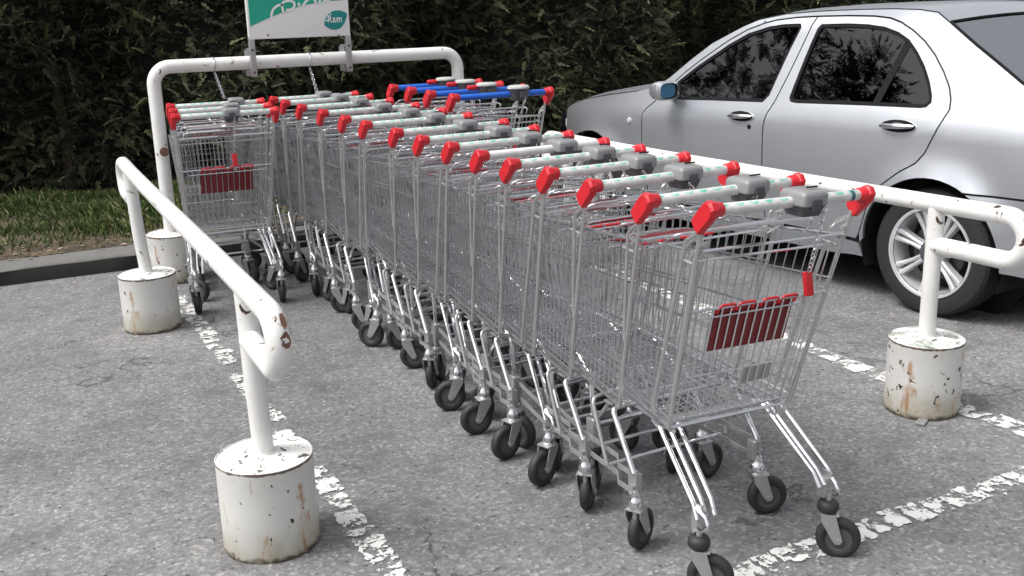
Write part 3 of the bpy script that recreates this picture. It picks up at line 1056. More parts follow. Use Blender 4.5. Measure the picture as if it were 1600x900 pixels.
def basket_mesh():
    mb = MB()
    wr = 0.0016
    for sx in (-1, 1):
        for i in range(26):
            a = i / 25
            mb.tube([side_pt(sx, a, 0), side_pt(sx, a, 1)], wr, 4, caps=False)
        for b, r in ((0.26, 0.0024), (0.50, 0.0024), (0.76, 0.0026)):
            mb.tube([side_pt(sx * 1.012, a, b) for a in (0, 1)], r, 5)
        mb.tube([side_pt(sx * 1.02, a, 0.055) for a in (0, 1)], 0.0038, 6)
    # rim and floor frames
    rim = [side_pt(-1, 0, 1), side_pt(-1, 1, 1), side_pt(1, 1, 1), side_pt(1, 0, 1)]
    mb.tube(fillet(rim, 0.05, 5), 0.0042, 6)
    fl = [side_pt(-1, 0, 0), side_pt(-1, 1, 0), side_pt(1, 1, 0), side_pt(1, 0, 0)]
    mb.tube(fillet(fl + [fl[0]], 0.02, 3), 0.0056, 6)
    # floor mesh
    for i in range(13):
        f = -1 + 2 * (i + 0.5) / 13
        p, q = side_pt(1, 0, 0), side_pt(1, 1, 0)
        mb.tube([(f * p.x, p.y, p.z), (f * q.x, q.y, q.z)], wr, 4, caps=False)
    for i in range(25):
        a = (i + 0.5) / 25
        p = side_pt(1, a, 0)
        mb.tube([(-p.x, p.y, p.z - 0.003), (p.x, p.y, p.z - 0.003)], wr, 4, caps=False)
    # nose
    for i in range(13):
        f = -1 + 2 * (i + 0.5) / 13
        p, q = side_pt(1, 1, 0), side_pt(1, 1, 1)
        mb.tube([(f * p.x, p.y, p.z), (f * q.x, q.y, q.z)], wr, 4, caps=False)
    for b in (0.26, 0.5, 0.76):
        p = side_pt(1, 1, b)
        mb.tube([(-p.x, p.y + .003, p.z), (p.x, p.y + .003, p.z)], 0.0022, 4, caps=False)
    return mb.mesh('wire_basket', ['wire'], fixn=False)

def upright_mesh(sx, var):
    mb = MB()
    mb.tube(fillet([(sx * 0.247, 0.040, 1.0), (sx * 0.244, 0.058, 0.935), (sx * 0.2125, 0.192, 0.412)], 0.05, 3), 0.0066 if var == 'triple' else 0.0054, 8)
    if var == 'triple':
        mb.tube(fillet([(sx * 0.247, 0.050, 0.985), (sx * 0.245, 0.105, 0.955), (sx * 0.238, 0.150, 0.80), (sx * 0.219, 0.262, 0.44)], 0.045, 5), 0.0060, 8)
    else:
        mb.tube(fillet([(sx * 0.247, 0.045, 0.985), (sx * 0.246, 0.098, 0.955), (sx * 0.2315, 0.138, 0.66), (sx * 0.230, 0.134, 0.63)], 0.03, 4), 0.0050, 8)
    mb.tube([(sx * 0.240, 0.078, 0.90), (sx * 0.240, 0.130, 0.905)], 0.004, 6)
    for z, y in ((0.955, 0.05), (0.93, 0.075)):
        mb.tube([(sx * 0.248, y, z), (sx * 0.225, y, z)], 0.007, 8)
    return mb.mesh('upright', ['tube'], fixn=False)

def child_seat_mesh():
    mb = MB()
    mb.tube(fillet([(-0.225, 0.06, 0.935), (0.225, 0.06, 0.935)], 0.02, 2), 0.0042, 6)
    mb.tube([(-0.228, 0.082, 0.905), (0.228, 0.082, 0.905)], 0.0036, 6)
    mb.tube(fillet([(-0.20, 0.16, 0.925), (-0.185, 0.11, 0.975), (0.185, 0.11, 0.975), (0.20, 0.16, 0.925)], 0.03, 4), 0.0040, 6)
    mb.tube(fillet([(-0.19, 0.30, 0.90), (-0.19, 0.22, 0.945), (0.19, 0.22, 0.945), (0.19, 0.30, 0.90)], 0.03, 4), 0.0036, 6)
    for i in range(9):
        x = -0.16 + 0.04 * i
        mb.tube([(x, 0.11, 0.974), (x, 0.22, 0.944)], 0.0014, 4, caps=False)
    return mb.mesh('child_seat', ['chrome'], fixn=False)

def gate_mesh():
    """rear flap, in its own frame: hinge on the x axis, hanging along -z"""
    mb = MB()
    L, wt, wb = 0.49, 0.205, 0.195
    ztop = -0.150
    for i in range(15):
        f = -1 + 2 * i / 14
        z0 = ztop if 0 < i < 14 else 0.0
        mb.tube([(f * wt, 0, z0), (f * wb, 0, -L)], 0.0023, 5, caps=False)
    mb.tube([(-0.232, -0.002, ztop), (0.232, -0.002, ztop)], 0.0040, 6)
    mb.tube([(-0.20, -0.002, ztop - 0.025), (0.20, -0.002, ztop - 0.025)], 0.0030, 6)
    mb.tube([(-wb, -0.002, -L), (wb, -0.002, -L)], 0.0030, 6)
    mb.tube([(-wb, 0.003, -0.36), (wb, 0.003, -0.36)], 0.0022, 5)
    mb.box((0.06, 0.006, -0.385), (0.10, 0.003, 0.055), 1)
    return mb.mesh('rear_gate', ['wire', 'zinc'], fixn=False)

def panel_mesh():
    mb = MB()
    # panel sits behind the gate wires, so the wires cross it
    mb.box((-0.005, 0.0065, -0.222), (0.268, 0.005, 0.128), 0, None, 0.002)
    for s in (-0.105, -0.040, 0.040, 0.105):
        mb.tube(fillet([(s - 0.026, 0.004, -0.168), (s - 0.026, -0.005, -0.143), (s + 0.026, -0.005, -0.143), (s + 0.026, 0.004, -0.168)], 0.008, 3), 0.0042, 6, 1)
    return mb.mesh('advert_panel', ['dark_red', 'red'])

def grip_mesh(col):
    mb = MB()
    prof = [(0.0128, -0.232), (0.0144, -0.229), (0.0144, 0.229), (0.0128, 0.232)]
    mb.lathe(prof, 18, 0, Matrix.Translation((0, 0, HZ)) @ Matrix.Rotation(PI / 2, 4, 'Y'))
    mb.tube([(-0.255, 0, HZ), (0.255, 0, HZ)], 0.0115, 10, 1)
    return mb.mesh('handle', [col, 'tube'])

def band_mesh():
    mb = MB()
    mb.lathe([(0.0148, -0.006), (0.0148, 0.006)], 16, 0, Matrix.Translation((0.195, 0, HZ)) @ Matrix.Rotation(PI / 2, 4, 'Y'), False, False)
    return mb.mesh('grip_band', ['teal_print'])

def cap_mesh(sx):
    mb = MB()
    mb.lathe([(0.0165, -0.026), (0.0190, -0.022), (0.0200, 0.0), (0.0225, 0.005), (0.0225, 0.014), (0.018, 0.019)], 16, 0,
             Matrix.Translation((sx * 0.247, 0, HZ)) @ Matrix.Rotation(PI / 2 * sx, 4, 'Y'))
    out = [(-0.024, 0.004), (-0.014, 0.020), (0.006, 0.023), (0.024, 0.010), (0.060, -0.030), (0.061, -0.040), (0.042, -0.062), (0.032, -0.065), (0.018, -0.052), (-0.016, -0.018)]
    pr = [Vector((b, c)) for b, c in out]
    cen = sum(pr, Vector((0, 0))) / len(pr)
    def at(k, x):
        return [(sx * x, cen.x + (p.x - cen.x) * k, HZ + cen.y + (p.y - cen.y) * k) for p in pr]
    n = len(pr)
    rings = [at(0.90, 0.243), at(1.0, 0.247), at(1.0, 0.262), at(0.86, 0.267)]
    vs = [p for r in rings for p in r]
    fs = []
    for k in range(3):
        for j in range(n):
            fs.append((k * n + j, k * n + (j + 1) % n, (k + 1) * n + (j + 1) % n, (k + 1) * n + j))
    fs += [tuple(range(n)), tuple(3 * n + j for j in range(n))]
    mb.add(vs, fs)
    return mb.mesh('end_cap', ['red'], angle=35)

LX = 0.052
def lock_mesh(kind):
    mb = MB()
    if kind == 'white':
        secs = [(-0.034, 0.030, 0.034, 0.25), (-0.008, 0.037, 0.044, 0.25), (-0.005, 0.041, 0.048, 0.25), (0.018, 0.042, 0.049, 0.25), (0.027, 0.039, 0.046, 0.28), (0.031, 0.033, 0.039, 0.35)]
    else:
        secs = [(-0.030, 0.036, 0.034, 0.8), (-0.010, 0.046, 0.042, 0.9), (0.022, 0.052, 0.046, 1.0), (0.026, 0.055, 0.048, 1.0), (0.036, 0.052, 0.045, 1.0), (0.040, 0.042, 0.036, 1.0)]
    n = 24
    vs, fs = [], []
    for z, ax, ay, e in secs:
        for j in range(n):
            t = 2 * PI * j / n
            c, s = math.cos(t), math.sin(t)
            vs.append((LX + ax * math.copysign(abs(c) ** e, c), -0.004 + ay * math.copysign(abs(s) ** e, s), HZ + z))
    k = len(secs)
    for i in range(k - 1):
        for j in range(n):
            fs.append((i * n + j, i * n + (j + 1) % n, (i + 1) * n + (j + 1) % n, (i + 1) * n + j))
    fs += [tuple(range(n)), tuple((k - 1) * n + j for j in range(n))]
    o = len(mb.m)
    mb.add(vs, fs)
    lo = 2 if kind == 'white' else 3
    for i in range(len(fs) - 2):
        if i // n < lo - (1 if kind == 'white' else 0):
            mb.m[o + i] = 1
    if kind != 'white':
        mb.m = [2 if (i // n >= 3 and i < len(fs) - 2) or i == len(fs) - 1 else 1 for i in range(len(fs))]
    mb.box((LX, -0.052, HZ - 0.004), (0.030, 0.010, 0.030), 1, None, 0.003)      # key socket
    mb.box((LX + 0.012, -0.018, HZ + 0.037), (0.036, 0.0035, 0.004), 3)           # coin slot
    return mb.mesh('coin_lock', ['lock', 'lock_dark', 'lock_lid', 'black'], angle=50)

def chain_mesh(kind):
    mb = MB()
    if kind == 'hang':
        add_chain(mb, (LX + 0.028, -0.054, HZ - 0.010), (LX + 0.096, 0.060, 0.842), 0.0)
    elif kind == 'plumb':
        add_chain(mb, (LX + 0.010, -0.054, HZ - 0.010), (LX + 0.012, 0.060, 0.842), 0.0)
    elif kind == 'link':       # runs forward to the key in the next lock
        add_chain(mb, (LX - 0.012, -0.056, HZ - 0.012), (LX - 0.10, 0.18, HZ - 0.055), 0.05)
    elif kind == 'short':
        add_chain(mb, (LX + 0.008, -0.056, HZ - 0.010), (LX + 0.02, -0.03, HZ - 0.085), 0.0)
    else:
        add_chain(mb, (LX - 0.02, -0.055, HZ - 0.012), (0.205, 0.05, 0.99), 0.03)
    return mb.mesh('lock_chain', ['chrome'], fixn=False)

def key_mesh(kind):
    mb = MB()
    if kind in ('hang', 'plumb'):
        kx = LX + (0.098 if kind == 'hang' else 0.013)
        mb.box((kx, 0.062, 0.808), (0.026, 0.014, 0.066), 0, Matrix.Rotation(-0.22, 4, 'X'), 0.004)
        mb.box((kx, 0.076, 0.765), (0.012, 0.005, 0.026), 1)
    else:
        mb.lathe([(0.010, -0.028), (0.0125, -0.024), (0.0125, 0.020), (0.009, 0.026)], 10, 0, Matrix.Translation((LX - 0.078, -0.006, HZ + 0.020)) @ Matrix.Rotation(PI / 2, 4, 'Y'))
    return mb.mesh('coin_key', ['red', 'zinc'])

def leg_mesh(var, sx, sy):
    """rear leg from the basket floor down to the caster plate; sy is the stem's y"""
    mb = MB()
    if var == 'triple':
        for k, (dx, dy) in enumerate(((0.0, 0.0), (-0.038, 0.010), (-0.066, -0.004))):
            x0, x1 = sx * (0.212 + dx * 0.9), sx * (0.234 + dx * 0.85)
            low = [(x1, sy + 0.022 + dy, 0.262), (x1 + sx * 0.004, sy - 0.004 + dy * .4, 0.225)]
            mb.tube(fillet([(x0 * .96, 0.272 + dy, 0.404), (x0, 0.232 + dy, 0.402)] + low, 0.022, 4), 0.0068, 8)
        hook = [(sx * 0.233, sy + 0.02, 0.255), (sx * 0.226, sy - 0.020, 0.236), (sx * 0.226, sy - 0.034, 0.216), (sx * 0.235, sy - 0.026, 0.200), (sx * 0.233, sy - 0.004, 0.202)]
        mb.tube(fillet(hook, 0.010, 3), 0.0060, 8)
    else:
        mb.tube(fillet([(sx * 0.150, 0.222, 0.404), (sx * 0.222, 0.212, 0.402), (sx * 0.2275, sy + 0.006, 0.245)], 0.016, 5), 0.0085, 10)
        mb.tube(fillet([(sx * 0.150, 0.330, 0.405), (sx * 0.226, 0.315, 0.402), (sx * 0.224, sy + 0.150, 0.215)], 0.02, 4), 0.0055, 8, 1)
        mb.lathe([(0.012, 0), (0.012, 0.045)], 10, 1, Matrix.Translation((sx * 0.135, 0.222, 0.404)) @ Matrix.Rotation(PI / 2 * sx, 4, 'Y'))
    # plate above the caster
    mb.box((sx * 0.226, sy + 0.012, 0.218), (0.006, 0.040, 0.082), 1)
    mb.box((sx * 0.216, sy + 0.012, 0.214), (0.022, 0.032, 0.060), 1, None, 0.004)
    mb.tube([(sx * 0.214, sy, 0.21), (sx * 0.241, sy, 0.21)], 0.006, 6, 1)
    mb.tube([(sx * 0.214, sy + .01, 0.185), (sx * 0.239, sy + .01, 0.185)], 0.005, 6, 1)
    return mb.mesh('leg', ['chrome', 'zinc'], fixn=False)

def bar_mesh(sx, sy):
    """pair of stepped flat bars running forward from the rear plate"""
    mb = MB()
    for z in (0.242, 0.188):
        path = [(sx * 0.228, sy, z), (sx * 0.228, sy + 0.085, z), (sx * 0.212, sy + 0.112, z + 0.014), (sx * 0.206, sy + 0.30, z + 0.016), (sx * 0.178, sy + 0.50, z + 0.02)]
        vs, fs = [], []
        for p in path:
            for dx, dz in ((-0.002, -0.0075), (0.002, -0.0075), (0.002, 0.0075), (-0.002, 0.0075)):
                vs.append((p[0] + dx, p[1], p[2] + dz))
        for i in range(len(path) - 1):
            for j in range(4):
                fs.append((i * 4 + j, i * 4 + (j + 1) % 4, (i + 1) * 4 + (j + 1) % 4, (i + 1) * 4 + j))
        fs += [(0, 1, 2, 3), (16, 17, 18, 19)]
        mb.add(vs, fs)
    return mb.mesh('side_bar', ['zinc'], smooth=False)

def underframe_mesh(var, sy):
    mb = MB()
    for sx in (-1, 1):
        if var == 'triple':
            mb.tube(fillet([(sx * 0.188, 0.20, 0.396), (sx * 0.165, 0.52, 0.402), (sx * 0.160, 0.66, 0.25)], 0.05, 4), 0.0072, 8)
        mb.box((sx * 0.158, 0.665, 0.215), (0.028, 0.045, 0.10), 1, None, 0.004)
        mb.tube(fillet([(sx * 0.150, 0.78, 0.45), (sx * 0.158, 0.68, 0.40), (sx * 0.158, 0.665, 0.22)], 0.04, 4), 0.0072, 8)
    mb.tube([(-0.16, 0.665, 0.245), (0.16, 0.665, 0.245)], 0.0065, 8)
    mb.tube([(-0.185, 0.50, 0.262 if var != 'triple' else 0.398), (0.185, 0.50, 0.262 if var != 'triple' else 0.398)], 0.0055, 8)
    if var != 'triple':
        mb.tube([(-0.218, sy + 0.20, 0.262), (0.218, sy + 0.20, 0.262)], 0.0055, 8)
        mb.tube([(-0.218, sy + 0.17, 0.206), (0.218, sy + 0.17, 0.206)], 0.0055, 8)
    mb.box((0, 0.27, 0.398), (0.40, 0.045, 0.004), 1)
    return mb.mesh('underframe', ['chrome', 'zinc'], fixn=False)

TRAIL = 0.034
def fork_mesh(collar):
    """caster fork, origin on the ground under the stem, wheel trailing towards -y"""
    mb = MB()
    if collar == 'rubber':
        mb.lathe([(0.016, 0.176), (0.025, 0.172), (0.030, 0.164), (0.0305, 0.150), (0.024, 0.140), (0.020, 0.136)], 18, 1)
    else:
        mb.lathe([(0.012, 0.195), (0.014, 0.178), (0.017, 0.172), (0.021, 0.164), (0.0225, 0.152), (0.020, 0.143), (0.019, 0.138)], 18, 2)
    mb.lathe([(0.009, 0.10), (0.009, 0.20)], 10, 0)
    mb.box((0, -0.006, 0.137), (0.050, 0.050, 0.005), 0, None, 0.001)
    for sx in (-1, 1):
        out = [(-0.022, 0.138), (0.018, 0.138), (0.018, 0.120), (-0.018, 0.060), (-0.026, 0.051), (-0.039, 0.051), (-0.045, 0.062), (-0.038, 0.084)]
        mb.prism(out, sx * 0.0225, sx * 0.0255, lambda a, b, h: (h, a, b), 0)
    mb.tube([(-0.029, -TRAIL, 0.0625), (0.029, -TRAIL, 0.0625)], 0.0065, 8, 0)
    return mb.mesh('caster', ['zinc', 'rubber', 'chrome'])

def wheel_mesh():
    mb = MB()
    R = 0.0625
    prof = [(0.0, -0.0125), (0.013, -0.0140), (0.016, -0.0125), (0.030, -0.0105), (0.037, -0.0115), (0.039, -0.0145), (0.047, -0.0165), (0.055, -0.0150), (0.0605, -0.0105), (R, -0.004),
            (R, 0.004), (0.0605, 0.0105), (0.055, 0.0150), (0.047, 0.0165), (0.039, 0.0145), (0.037, 0.0115), (0.030, 0.0105), (0.016, 0.0125), (0.013, 0.0140), (0.0, 0.0125)]
    mb.lathe(prof, 28, 0, Matrix.Translation((0, -TRAIL, R)) @ Matrix.Rotation(PI / 2, 4, 'Y'))
    n = 28
    for i in range(len(mb.m)):
        k = i // n
        if k < 4 or k > 14:
            mb.m[i] = 1
    return mb.mesh('wheel', ['rubber', 'hub'], angle=50)

def make_trolley(x, y, rz, label, group, var='bar', grip='white_grip', gate='up', chain='short', sy=0.115, casters=None, scale=1.0, z0=0.0, lock_x=0.0, marks=True, front=True, band=False, advert=True, lean=0.0):
    t = thing('shopping_trolley', label, 'shopping trolley', (x, y, z0), rz, group)
    t.scale = (scale, scale, scale)
    t.rotation_euler = (0, lean, rz)
    rr = random.Random(int(1000 * x + 77 * y * 100))
    put('wire_basket', cached('basket', basket_mesh), t)
    for sx in (-1, 1):
        put('upright', cached(('up', sx, var), lambda: upright_mesh(sx, var)), t)
    put('child_seat', cached('seat', child_seat_mesh), t)
    gt = put('rear_gate', cached('gate', gate_mesh), t, (0, 0.066, 0.912))
    gt.rotation_euler = ((0.245 if gate == 'down' else 1.42 + rr.uniform(-0.05, 0.05)), 0, 0)
    if advert:
        put('advert_panel', cached('panel', panel_mesh), gt)
    gm = 'printed_grip' if grip == 'white_grip' and marks else grip
    hd = put('handle', cached(('grip', gm), lambda: grip_mesh(gm)), t)
    if band:
        put('grip_band', cached('band', band_mesh), hd)
    for sx in (-1, 1):
        put('end_cap', cached(('cap', sx), lambda: cap_mesh(sx)), hd)
    kind = 'white' if grip == 'white_grip' else 'blue'
    lk = put('coin_lock', cached(('lock', kind), lambda: lock_mesh(kind)), t, (lock_x, 0, 0), None)
    put('lock_chain', cached(('chain', chain), lambda: chain_mesh(chain)), lk)
    if chain in ('hang', 'plumb'):
        put('coin_key', cached(('key', chain), lambda: key_mesh(chain)), lk)
    elif kind == 'blue':
        put('coin_key', cached(('key', 'plug'), lambda: key_mesh('plug')), lk)
    for sx in (-1, 1):
        put('leg', cached(('leg', var, sx, sy), lambda: leg_mesh(var, sx, sy)), t)
        if var == 'bar':
            put('side_bar', cached(('bar', sx, sy), lambda: bar_mesh(sx, sy)), t)
    put('underframe', cached(('under', var, sy), lambda: underframe_mesh(var, sy)), t)
    col = 'rubber' if (var == 'triple' and sy < 0.05) else 'steel'
    spots = [(-0.226, sy), (0.226, sy)] + ([(-0.158, 0.665), (0.158, 0.665)] if front else [])
    for k, (cx, cy) in enumerate(spots):
        a = casters[k] if casters and k < len(casters) and casters[k] is not None else rr.uniform(-1.1, 1.1) + rr.choice((0.7, 2.4, 2.8))
        c = put('caster', cached(('fork', col), lambda: fork_mesh(col)), t, (cx, cy, 0), (0, 0, a))
        put('wheel', cached('wheel', wheel_mesh), c)
    return t

ROW = 'white handled trolleys nested in the long row'
ords = ['nearest', 'second', 'third', 'fourth', 'fifth', 'sixth', 'seventh', 'eighth', 'ninth', 'tenth', 'eleventh', 'twelfth', 'thirteenth', 'fourteenth', 'last']
ysr = [1.985, 2.20, 2.477, 2.735, 2.974, 3.212, 3.479, 3.736, 4.031, 4.393, 4.681, 5.044, 5.409, 5.752, 6.02]
# wheel trail headings: angle turning -y; +y trail = pi
trail = {1: [0.85, 0.85], 2: [2.05, 1.2], 3: [2.35, 1.7], 4: [-1.25, 0.9], 5: [-1.35, 2.6], 6: [-1.7, 0.4], 7: [-1.9, 1.0], 8: [2.5, 1.2], 9: [1.2, 2.2], 10: [-2.3, 2.6], 11: [1.1, 0.2], 12: [1.2, 1.9], 13: [2.6, 0.7], 14: [2.2, 1.0], 15: [0.9, 2.0]}
for i, yy in enumerate(ysr):
    k = i + 1
    var = 'triple' if k in (1, 4, 7, 10, 13) else 'bar'
    if k == 1:
        lab = 'nearest trolley of the long row, hanging rear gate with dark red panel and chain'
    elif k == 15:
        lab = 'last trolley of the long white handled row, chained to the pipe hoop'
    else:
        feat = 'triple chrome legs' if var == 'triple' else 'stepped grey side bars'
        lab = f'{ords[i]} trolley from the near open end of the long row, {feat}'
    make_trolley([1.738, 1.728, 1.724, 1.732, 1.722, 1.724, 1.73, 1.718, 1.726, 1.72, 1.716, 1.72, 1.714, 1.718, 1.72][i], yy, math.radians([0.6, 1.6, 1.8, 1.4, 2.0, 1.5, 1.9, 2.2, 1.6, 1.2, 2.0, 1.6, 1.7, 1.5, 1.5][i]), lab, ROW, var,
                 gate='down' if k == 1 else 'up', chain='hang' if k == 1 else ('side' if k in (3, 4, 8) else ('link' if k in (2, 6, 9, 12) else 'short')),
                 sy=0.02 if k == 1 else (0.080 if var == 'triple' else 0.088), casters=trail.get(k), marks=k not in (6,), band=(k == 1), advert=k in (1, 2, 3, 5, 8, 11), lean=math.radians(1.6) if k == 1 else 0.0,
                 lock_x=[-0.018, 0.02, 0.012, 0.018, 0.03, 0.02, 0.015, 0.03, 0.01, 0.025, 0.02, 0.01, 0.02, 0.015, 0.0][i])
LG = 'white handled trolleys in the short stack by the left hoop post'
for i, (yy, lab) in enumerate(((5.36, 'front trolley of the short stack by the left hoop post, red panel on its gate'),
                               (5.66, 'middle trolley of the short white handled stack by the left hoop post'),
                               (5.97, 'rearmost trolley of the short stack by the left hoop post, chained to the hoop'))):
    make_trolley(1.066 + 0.038 * i, yy, math.radians(-1.5 - 1.0 * i), lab, LG, 'triple' if i == 0 else 'bar', gate='down' if i == 0 else 'up', chain='plumb' if i == 0 else 'link', sy=0.105,
                 lock_x=(-0.03, 0.0, 0.055)[i], casters=[2.9, 3.0] if i == 0 else None, front=(i < 2))
BG = 'blue handled trolleys stacked at the back right of the bay'
for i, (yy, lab) in enumerate(((4.69, 'nearest blue handled trolley, dark round coin lock with grey lid on its bar'),
                               (4.98, 'second blue handled trolley from the right, just behind the nearest one'),
                               (5.27, 'third blue handled trolley, between the second and the leftmost one'),
                               (5.53, 'furthest blue handled trolley, its red cap leftmost of the blue stack'))):
    make_trolley(2.29 + (0.0, -0.006, 0.004, -0.003)[i], yy, math.radians((-0.5, 0.6, -0.3, 0.4)[i]), lab, BG, 'bar', 'blue_grip', gate='down' if i == 0 else 'up', chain='plumb' if i == 0 else 'short', scale=1.058, lock_x=0.03 if i == 0 else 0.0)

# chains from the hoop down to the last trolleys
for hx, bx, by, bz in ((1.222, 1.195, 6.00, HZ + 0.03), (1.795, 1.755, 6.10, HZ + 0.03)):
    mb = MB()
    a = Vector((hx - 0.875, 0, 1.205))
    add_chain(mb, a, (bx - 0.875, by - 6.35, bz), 0.0, 0.026, 0.0028)
    mb.tube([(a.x, 0.042 * math.cos(t), 1.25 + 0.042 * math.sin(t)) for t in [2 * PI * k / 16 for k in range(16)]], 0.004, 5, closed=True)
    put('hoop_chain', mb.mesh('hoop_chain', ['chrome'], fixn=False), hp)

# ------------------------------------------------------------------ parked car
# local frame: u (x) to the car's right from its left flank, v (y) forward from the rear axle, z up
CX, CY, CA = 3.975, 3.50, math.radians(8.0)
HWID = 0.865
car = thing('parked_car', 'silver four door saloon parked beside the right guard rail', 'car', (CX, CY, 0), CA)
AR = ((0.0, 0.318), (2.593, 0.318))
def S(v, z, lip=True):
    zc = .927 - .022 * v - .0085 * v * v                      # shoulder crease, falling towards the nose
    if z < .6: o = .05 * ((.6 - z) / .35) ** 2
    elif z < zc: o = .009 * ((z - .6) / .28) ** 2
    elif z < zc + .07: o = .009 * ((zc - .6) / .28) ** 2 + (z - zc) * .50
    else: o = .009 * ((zc - .6) / .28) ** 2 + .035 + (z - zc - .07) * .44
    if z > 1.385: o += 7.0 * (z - 1.385) ** 2
    if v > 2.0: o += .42 * ((v - 2.0) / 1.4) ** 2.6
    if v < -.3: o += .22 * ((-.3 - v) / .8) ** 2.2 * .8
    if lip:
        for av, az in AR:
            d = math.hypot(v - av, z - az)
            if z < 0.86:
                o -= 0.030 * math.exp(-((d - 0.37) / 0.060) ** 2)
    return o

def offset_poly(P, d):
    """inward offset of a counter-clockwise polygon"""
    n = len(P)
    area = sum(P[i][0] * P[(i + 1) % n][1] - P[(i + 1) % n][0] * P[i][1] for i in range(n))
    if area < 0:
        P = P[::-1]
    out = []
    for i in range(n):
        a, b, c = Vector(P[i - 1]), Vector(P[i]), Vector(P[(i + 1) % n])
        e1, e2 = (b - a), (c - b)
        if e1.length < 1e-6 or e2.length < 1e-6:
            out.append(tuple(b)); continue
        e1.normalize(); e2.normalize()
        n1, n2 = Vector((-e1.y, e1.x)), Vector((-e2.y, e2.x))
        m = n1 + n2
        if m.length < 0.2:
            m = n1
        m = m / max(0.35, m.length_squared) * 2 if m.length_squared > 0 else n1
        m = m.normalized() * min(2.0, 1 / max(0.4, m.normalized().dot(n1)))
        out.append(tuple(b + m * d))
    return out

def resample(P, step=0.05, closed=True):
    out = []
    n = len(P)
    for i in range(n if closed else n - 1):
        a, b = Vector(P[i]), Vector(P[(i + 1) % n])
        k = max(1, int((b - a).length / step + 0.5))
        out += [tuple(a.lerp(b, j / k)) for j in range(k)]
    if not closed:
        out.append(tuple(P[-1]))
    return out

def inside(p, P):
    x, y = p
    r = False
    n = len(P)
    j = n - 1
    for i in range(n):
        if (P[i][1] > y) != (P[j][1] > y) and x < (P[j][0] - P[i][0]) * (y - P[i][1]) / (P[j][1] - P[i][1]) + P[i][0]:
            r = not r
        j = i
    return r

def smooth_poly(P, it=1):
    for _ in range(it):
        Q = []
        for i in range(len(P)):
            a, b = Vector(P[i]), Vector(P[(i + 1) % len(P)])
            Q += [tuple(a.lerp(b, 0.25)), tuple(a.lerp(b, 0.75))]
        P = Q
    return P

def panel(name, outer, mats, holes=(), gap=0.0042, off=0.0, skirt=0.016, grid=0.055, parent=None, sides=(0, 1), rs=0.045):
    """body panel: side-view outline laid on the flank surface, edges turned inwards"""
    O = resample(offset_poly(list(outer), gap), rs)
    Hs = [resample(list(h), 0.03) for h in holes]
    pts = [Vector(p) for p in O]
    edges = [(i, (i + 1) % len(O)) for i in range(len(O))]
    for h in Hs:
        o = len(pts)
        pts += [Vector(p) for p in h]
        edges += [(o + i, o + (i + 1) % len(h)) for i in range(len(h))]
    nb = len(pts)
    xs = [p[0] for p in O]; zs = [p[1] for p in O]
    ii = int((max(xs) - min(xs)) / grid) + 1
    jj = int((max(zs) - min(zs)) / grid) + 1
    bp = [Vector(p) for p in pts]
    for i in range(ii + 1):
        for j in range(jj + 1):
            p = (min(xs) + grid * (i + 0.5 * (j % 2)), min(zs) + grid * j)
            if inside(p, O) and not any(inside(p, h) for h in Hs):
                q = Vector(p)
                if min((q - b).length_squared for b in bp) > (grid * 0.45) ** 2:
                    pts.append(q)
    ov, oe, of, _, _, _ = delaunay_2d_cdt(pts, edges, [], 0, 1e-5)
    F = []
    for f in of:
        c = sum((ov[i] for i in f), Vector((0, 0))) / len(f)
        if inside(c, O) and not any(inside(c, h) for h in Hs):
            F.append(f)
    res = []
    for s in sides:
        mb = MB()
        def mp(p, d=0.0):
            u = S(p[0], p[1]) + off + d
            return (u if s == 0 else 2 * HWID - u, p[0], p[1])
        vs = [mp(p) for p in ov]
        fs = [tuple(f) if s == 0 else tuple(reversed(f)) for f in F]
        mb.add(vs, fs)
        if skirt:
            cnt = {}
            for f in F:
                for a, b in zip(f, list(f[1:]) + [f[0]]):
                    cnt[(a, b)] = 1
            bd = [(a, b) for (a, b) in cnt if (b, a) not in cnt]
            used = {}
            sv, sf = [], []
            for a, b in bd:
                for q in (a, b):
                    if q not in used:
                        used[q] = len(sv)
                        sv.append(mp(ov[q])); sv.append(mp(ov[q], skirt))
                sf.append((used[a], used[b], used[b] + 1, used[a] + 1))
            mb.add(sv, sf)
        res.append(put(name, mb.mesh(name, mats, angle=38, fixn=True), parent or car))
    return res

def arc(c, r, a0, a1, n=16):
    return [(c[0] + r * math.cos(math.radians(a0 + (a1 - a0) * i / n)), c[1] + r * math.sin(math.radians(a0 + (a1 - a0) * i / n))) for i in range(n + 1)]

# outlines in side view (v, z), read off the car's flank
fglass = [(1.845, 1.05), (1.72, 1.143), (1.522, 1.268), (1.393, 1.332), (1.252, 1.369), (1.147, 1.382), (1.038, 1.385), (1.029, 1.372), (1.057, 1.258), (1.086, 1.102), (1.099, 1.019), (1.128, 0.984), (1.498, 0.972), (1.80, 0.96)]
rglass = [(0.883, 1.384), (0.719, 1.388), (0.589, 1.384), (0.48, 1.372), (0.391, 1.347), (0.317, 1.312), (0.248, 1.256), (0.186, 1.194), (0.132, 1.125), (0.096, 1.064), (0.088, 1.036), (0.104, 1.018), (0.135, 1.013), (0.456, 1.006), (0.888, 0.992), (0.926, 0.996), (0.938, 1.012), (0.934, 1.065), (0.926, 1.162), (0.912, 1.287), (0.899, 1.366)]
bcut = [(0.942, 1.432), (0.975, 1.26), (1.002, 1.132), (1.037, 0.989), (1.066, 0.915), (1.076, 0.838), (1.071, 0.709), (1.060, 0.50), (1.055, 0.315)]
fcut = [(2.002, 0.930), (2.06, 0.885), (2.081, 0.850), (2.074, 0.676), (2.05, 0.50), (2.03, 0.315)]
